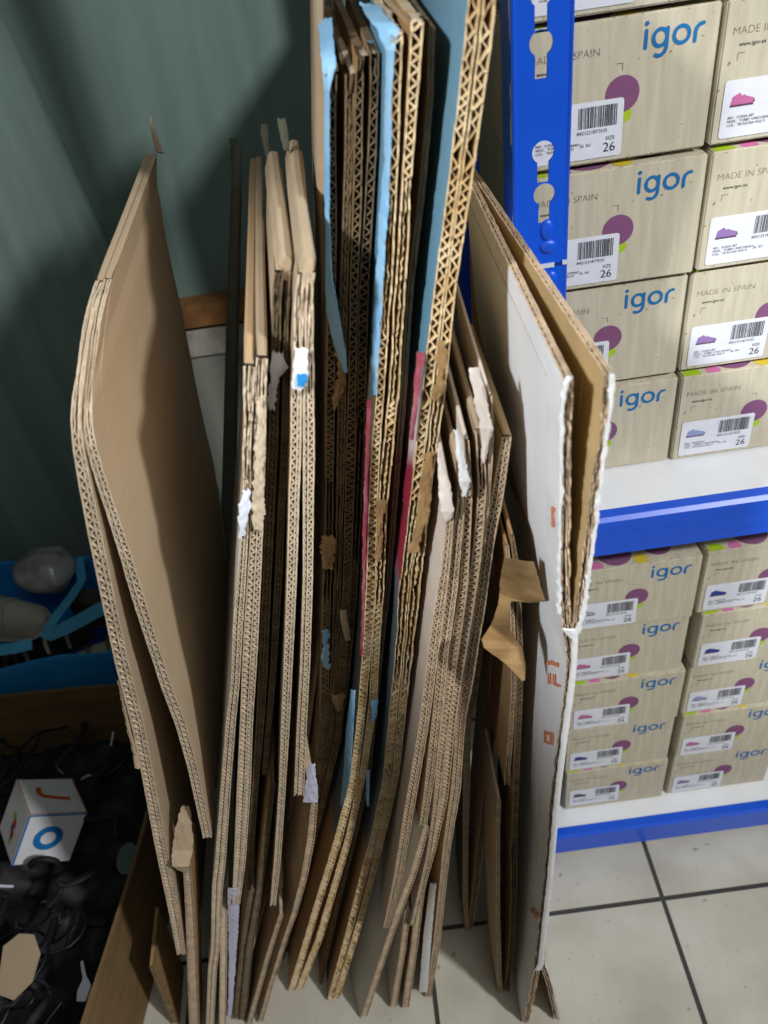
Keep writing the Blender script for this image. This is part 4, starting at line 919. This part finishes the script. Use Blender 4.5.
bm_ = mb.mesh('bag_body', [bagm], smooth=True); link('bag_body', bm_, bag)
def strap(pts, w=.018):
    mb = MB(); rows = []
    V_ = [Vector(p) for p in pts]
    for i, p in enumerate(V_):
        t_ = (V_[min(i+1, len(V_)-1)]-V_[max(i-1, 0)]).normalized(); u = t_.cross(Vector((0, -.5, 1))).normalized()*w/2; nn = u.cross(t_).normalized()*.001
        rows.append([p+u+nn, p-u+nn, p-u-nn, p+u-nn])
    mb.grid(rows, cyc=True); mb.poly(rows[0]); mb.poly(rows[-1]); link('handle', mb.mesh('handle', [bagm2], smooth=False), bag)
strap([atY(44, 630, 1.02), atY(52, 634, 1.005), atY(70, 626, .995), atY(90, 615, .99), atY(110, 604, .985), atY(125, 598, .985)], .026)
strap([atY(80, 571, 1.20), atY(79, 558, 1.215), atY(82, 580, 1.17), atY(72, 596, 1.12), atY(58, 614, 1.06), atY(48, 628, 1.025)], .018)
strap([atY(-20, 648, .99), atY(0, 650, .985), atY(15, 648, .985), atY(32, 644, .99)], .02)
# the bag's filling of shoes
shoe_w = mat('sneaker_grey', (190, 186, 172), .7, .12, 40, bump=.2, bscale=90); sole_w = plain('sneaker_sole', (216, 212, 202)); strap_w = plain('sneaker_strap', (170, 166, 152)); dark_in = plain('sneaker_inside', (70, 66, 60))
def sneaker(name, label, loc, rz, tilt, mu, ms, mst, sc=1.0):
    t = thing(name, label, 'shoe', loc, 'old shoes in the blue bag', rz); t.rotation_euler = (tilt[0], tilt[1], rz); t.scale = (sc,)*3
    Ls = 16; sole, up_ = [], []
    def half(u): return .031*(.80+.28*math.sin(u*math.pi*.95+.35))*(min(1, ((1-u)/.14)**.5) if u > .86 else 1)*(min(1, (u/.08)**.5+.35) if u < .08 else 1)
    rows = []
    for i in range(Ls+1):
        u = min(.995, max(.005, i/Ls)); x = .18*u; h = half(u)
        rows.append([(x, h*1.07*math.cos(a), .011+.011*math.sin(a)) for a in [2*math.pi*k/12 for k in range(12)]])
    mb = MB(); mb.grid(rows, cyc=True); mb.poly(rows[0][::-1]); mb.poly(rows[-1]); new_part('sole', mb.mesh('sole', [ms], smooth=True), t, (0, 0, 0))
    rows = []
    for i in range(Ls+1):
        u = min(.985, max(.02, i/Ls)); x = .18*u; h = half(u); ht = (.066 if u < .3 else .066-.030*(u-.3)/.45 if u < .75 else .036-.022*((u-.75)/.25)**1.5)
        rows.append([(x, h*math.cos(a)*(1-.25*max(0, math.sin(a))), .018+(ht)*max(-.05, math.sin(a))**.8 if math.sin(a) > 0 else .018) for a in [math.pi*k/12 for k in range(13)]])
    mb = MB(); mb.grid(rows); mb.poly(rows[0]); mb.poly(rows[-1][::-1]); new_part('upper', mb.mesh('upper', [mu], smooth=True), t, (0, 0, 0))
    for u in (.42, .54, .66):
        h = half(u); ht = .066-.030*(u-.3)/.45; rr = []
        for du in (-.030, .030):
            rr.append([(.18*(u+du), h*1.03*math.cos(a)*(1-.25*math.sin(a)), .020+(ht-.15*du)*math.sin(a)**.8+.0025) for a in [math.pi*(.08+.84*k/10) for k in range(11)]])
        mb = MB(); mb.grid(rr); mb.grid([[(p[0], p[1], p[2]-.004) for p in rr[0]], rr[0]]); mb.grid([rr[1], [(p[0], p[1], p[2]-.004) for p in rr[1]]]); new_part('strap', mb.mesh('strap', [mst]), t, (0, 0, 0))
    mb = MB(); mb.poly([(.05+.030*math.cos(a), .019*math.sin(a), .0855-.012*math.cos(a)) for a in [2*math.pi*k/16 for k in range(16)]]); new_part('opening', mb.mesh('opening', [dark_in]), t, (0, 0, 0))
    return t
p = atY(39, 622, 1.075)
sneaker('sneaker', 'grey-white strapped sneaker on top of the blue bag, its rounded toe to the right', (p.x-.185, 1.125, p.z-.008), math.radians(-14), (math.radians(20), math.radians(2), 0), shoe_w, sole_w, strap_w, 1.22)
sandm = plain('sandal_brown', (120, 98, 76)); darkm = plain('shoe_black', (46, 42, 42))
p = atY(95, 590, 1.12); sneaker('sneaker', 'dark brown shoe lying under the blue handle at the right of the bag', (-.675, 1.165, .235), math.radians(8), (.3, .1, 0), darkm, sandm, sandm, .95)
p = atY(30, 668, 1.03); sneaker('sneaker', 'brown shoe with pale sole low in front of the blue bag filling', (-.88, 1.075, .19), math.radians(3), (-.3, .05, 0), sandm, sole_w, darkm, .9)
def sandal(label, loc, rz, ms, mstrap):
    t = thing('sandal', label, 'shoe', loc, 'old shoes in the blue bag', rz); mb = MB(); q = []
    for k in range(24):
        a = 2*math.pi*k/24; q.append((.075*math.cos(a), .027*math.sin(a)*(1+.15*math.cos(a))))
    rows = [[(x, y, z) for x, y in q] for z in (0, .012)]; mb.grid(rows, cyc=True); mb.poly(rows[0][::-1]); mb.poly(rows[1]); new_part('sole', mb.mesh('sole', [ms]), t, (0, 0, 0))
    for x in (.03, -.01, -.05):
        mb = MB(); mb.tube([(x, .027*math.cos(a), .012+.026*math.sin(a)) for a in [math.pi*k/10 for k in range(11)]], .004, n=6); new_part('strap', mb.mesh('strap', [mstrap], smooth=True), t, (0, 0, 0))
sandal('open sandal with pale loop straps at the front lip of the blue bag', (atY(28, 672, 1.0).x+.03, 1.075, .262), .2, darkm, plain('strap_cream', (200, 190, 170)))
sandal('pale sandal in the middle of the blue bag beneath the handle', (atY(66, 650, 1.02).x+.02, 1.07, .215), .3, plain('sole_cream', (196, 188, 172)), sandm)
# clear plastic pouch
bm = bmesh.new(); bmesh.ops.create_uvsphere(bm, u_segments=44, v_segments=26, radius=.048)
for v in bm.verts:
    v.co.x *= 1.25; v.co.z *= .8; v.co *= 1+.22*mnoise.noise(v.co*30)+.10*abs(mnoise.noise(v.co*75))
me = bpy.data.meshes.new('plastic_pouch'); bm.to_mesh(me); bm.free(); me.polygons.foreach_set('use_smooth', [True]*len(me.polygons))
me.materials.append(mat('clear_film', (220, 224, 228), .25, .1, 20, rgb2=(170, 150, 140), spec=.6, alpha=.35))
o = tag(link('plastic_pouch', me), 'crumpled clear plastic pouch between the sneaker and the rear lip of the blue bag', 'plastic bag'); p = atY(50, 590, 1.13); o.location = (p.x-.02, 1.185, .360)
# ------------------------------------------------------------------ light: two shop ceiling spots and a dim room
def spot(name, loc, target, power, angle, blend, radius, col):
    l = bpy.data.lights.new(name, 'SPOT'); l.energy = power; l.spot_size = math.radians(angle); l.spot_blend = blend; l.shadow_soft_size = radius; l.color = col
    o = bpy.data.objects.new(name, l); COL.objects.link(o); o.location = loc
    o.rotation_euler = (Vector(target)-Vector(loc)).to_track_quat('-Z', 'Y').to_euler(); return o
spot('ceiling_spot', (1.45, -.9, 2.55), (.46, .7, .70), 190, 72, .7, .08, (.97, .98, 1))
spot('ceiling_spot', (-1.1, -.85, 2.45), (.12, .47, 1.12), 235, 20, 1.0, .09, (.94, .97, 1))
w = bpy.data.worlds.new('world'); scene.world = w; w.use_nodes = True
w.node_tree.nodes['Background'].inputs[0].default_value = (.8, .9, 1, 1); w.node_tree.nodes['Background'].inputs[1].default_value = .3
l = bpy.data.lights.new('ambient_fill', 'AREA'); l.shape = 'RECTANGLE'; l.size = 1.2; l.size_y = .3; l.energy = 9; l.color = (.95, .98, 1)  # unseen overhead fill light, added to set the room's ambient level
o = bpy.data.objects.new('ambient_fill', l); COL.objects.link(o); o.location = (.6, -.6, 2.68)
vs = scene.view_settings; vs.view_transform = 'Standard'; vs.look = 'None'; vs.exposure = 0.18; vs.gamma = 1.0; vs.use_curve_mapping = False
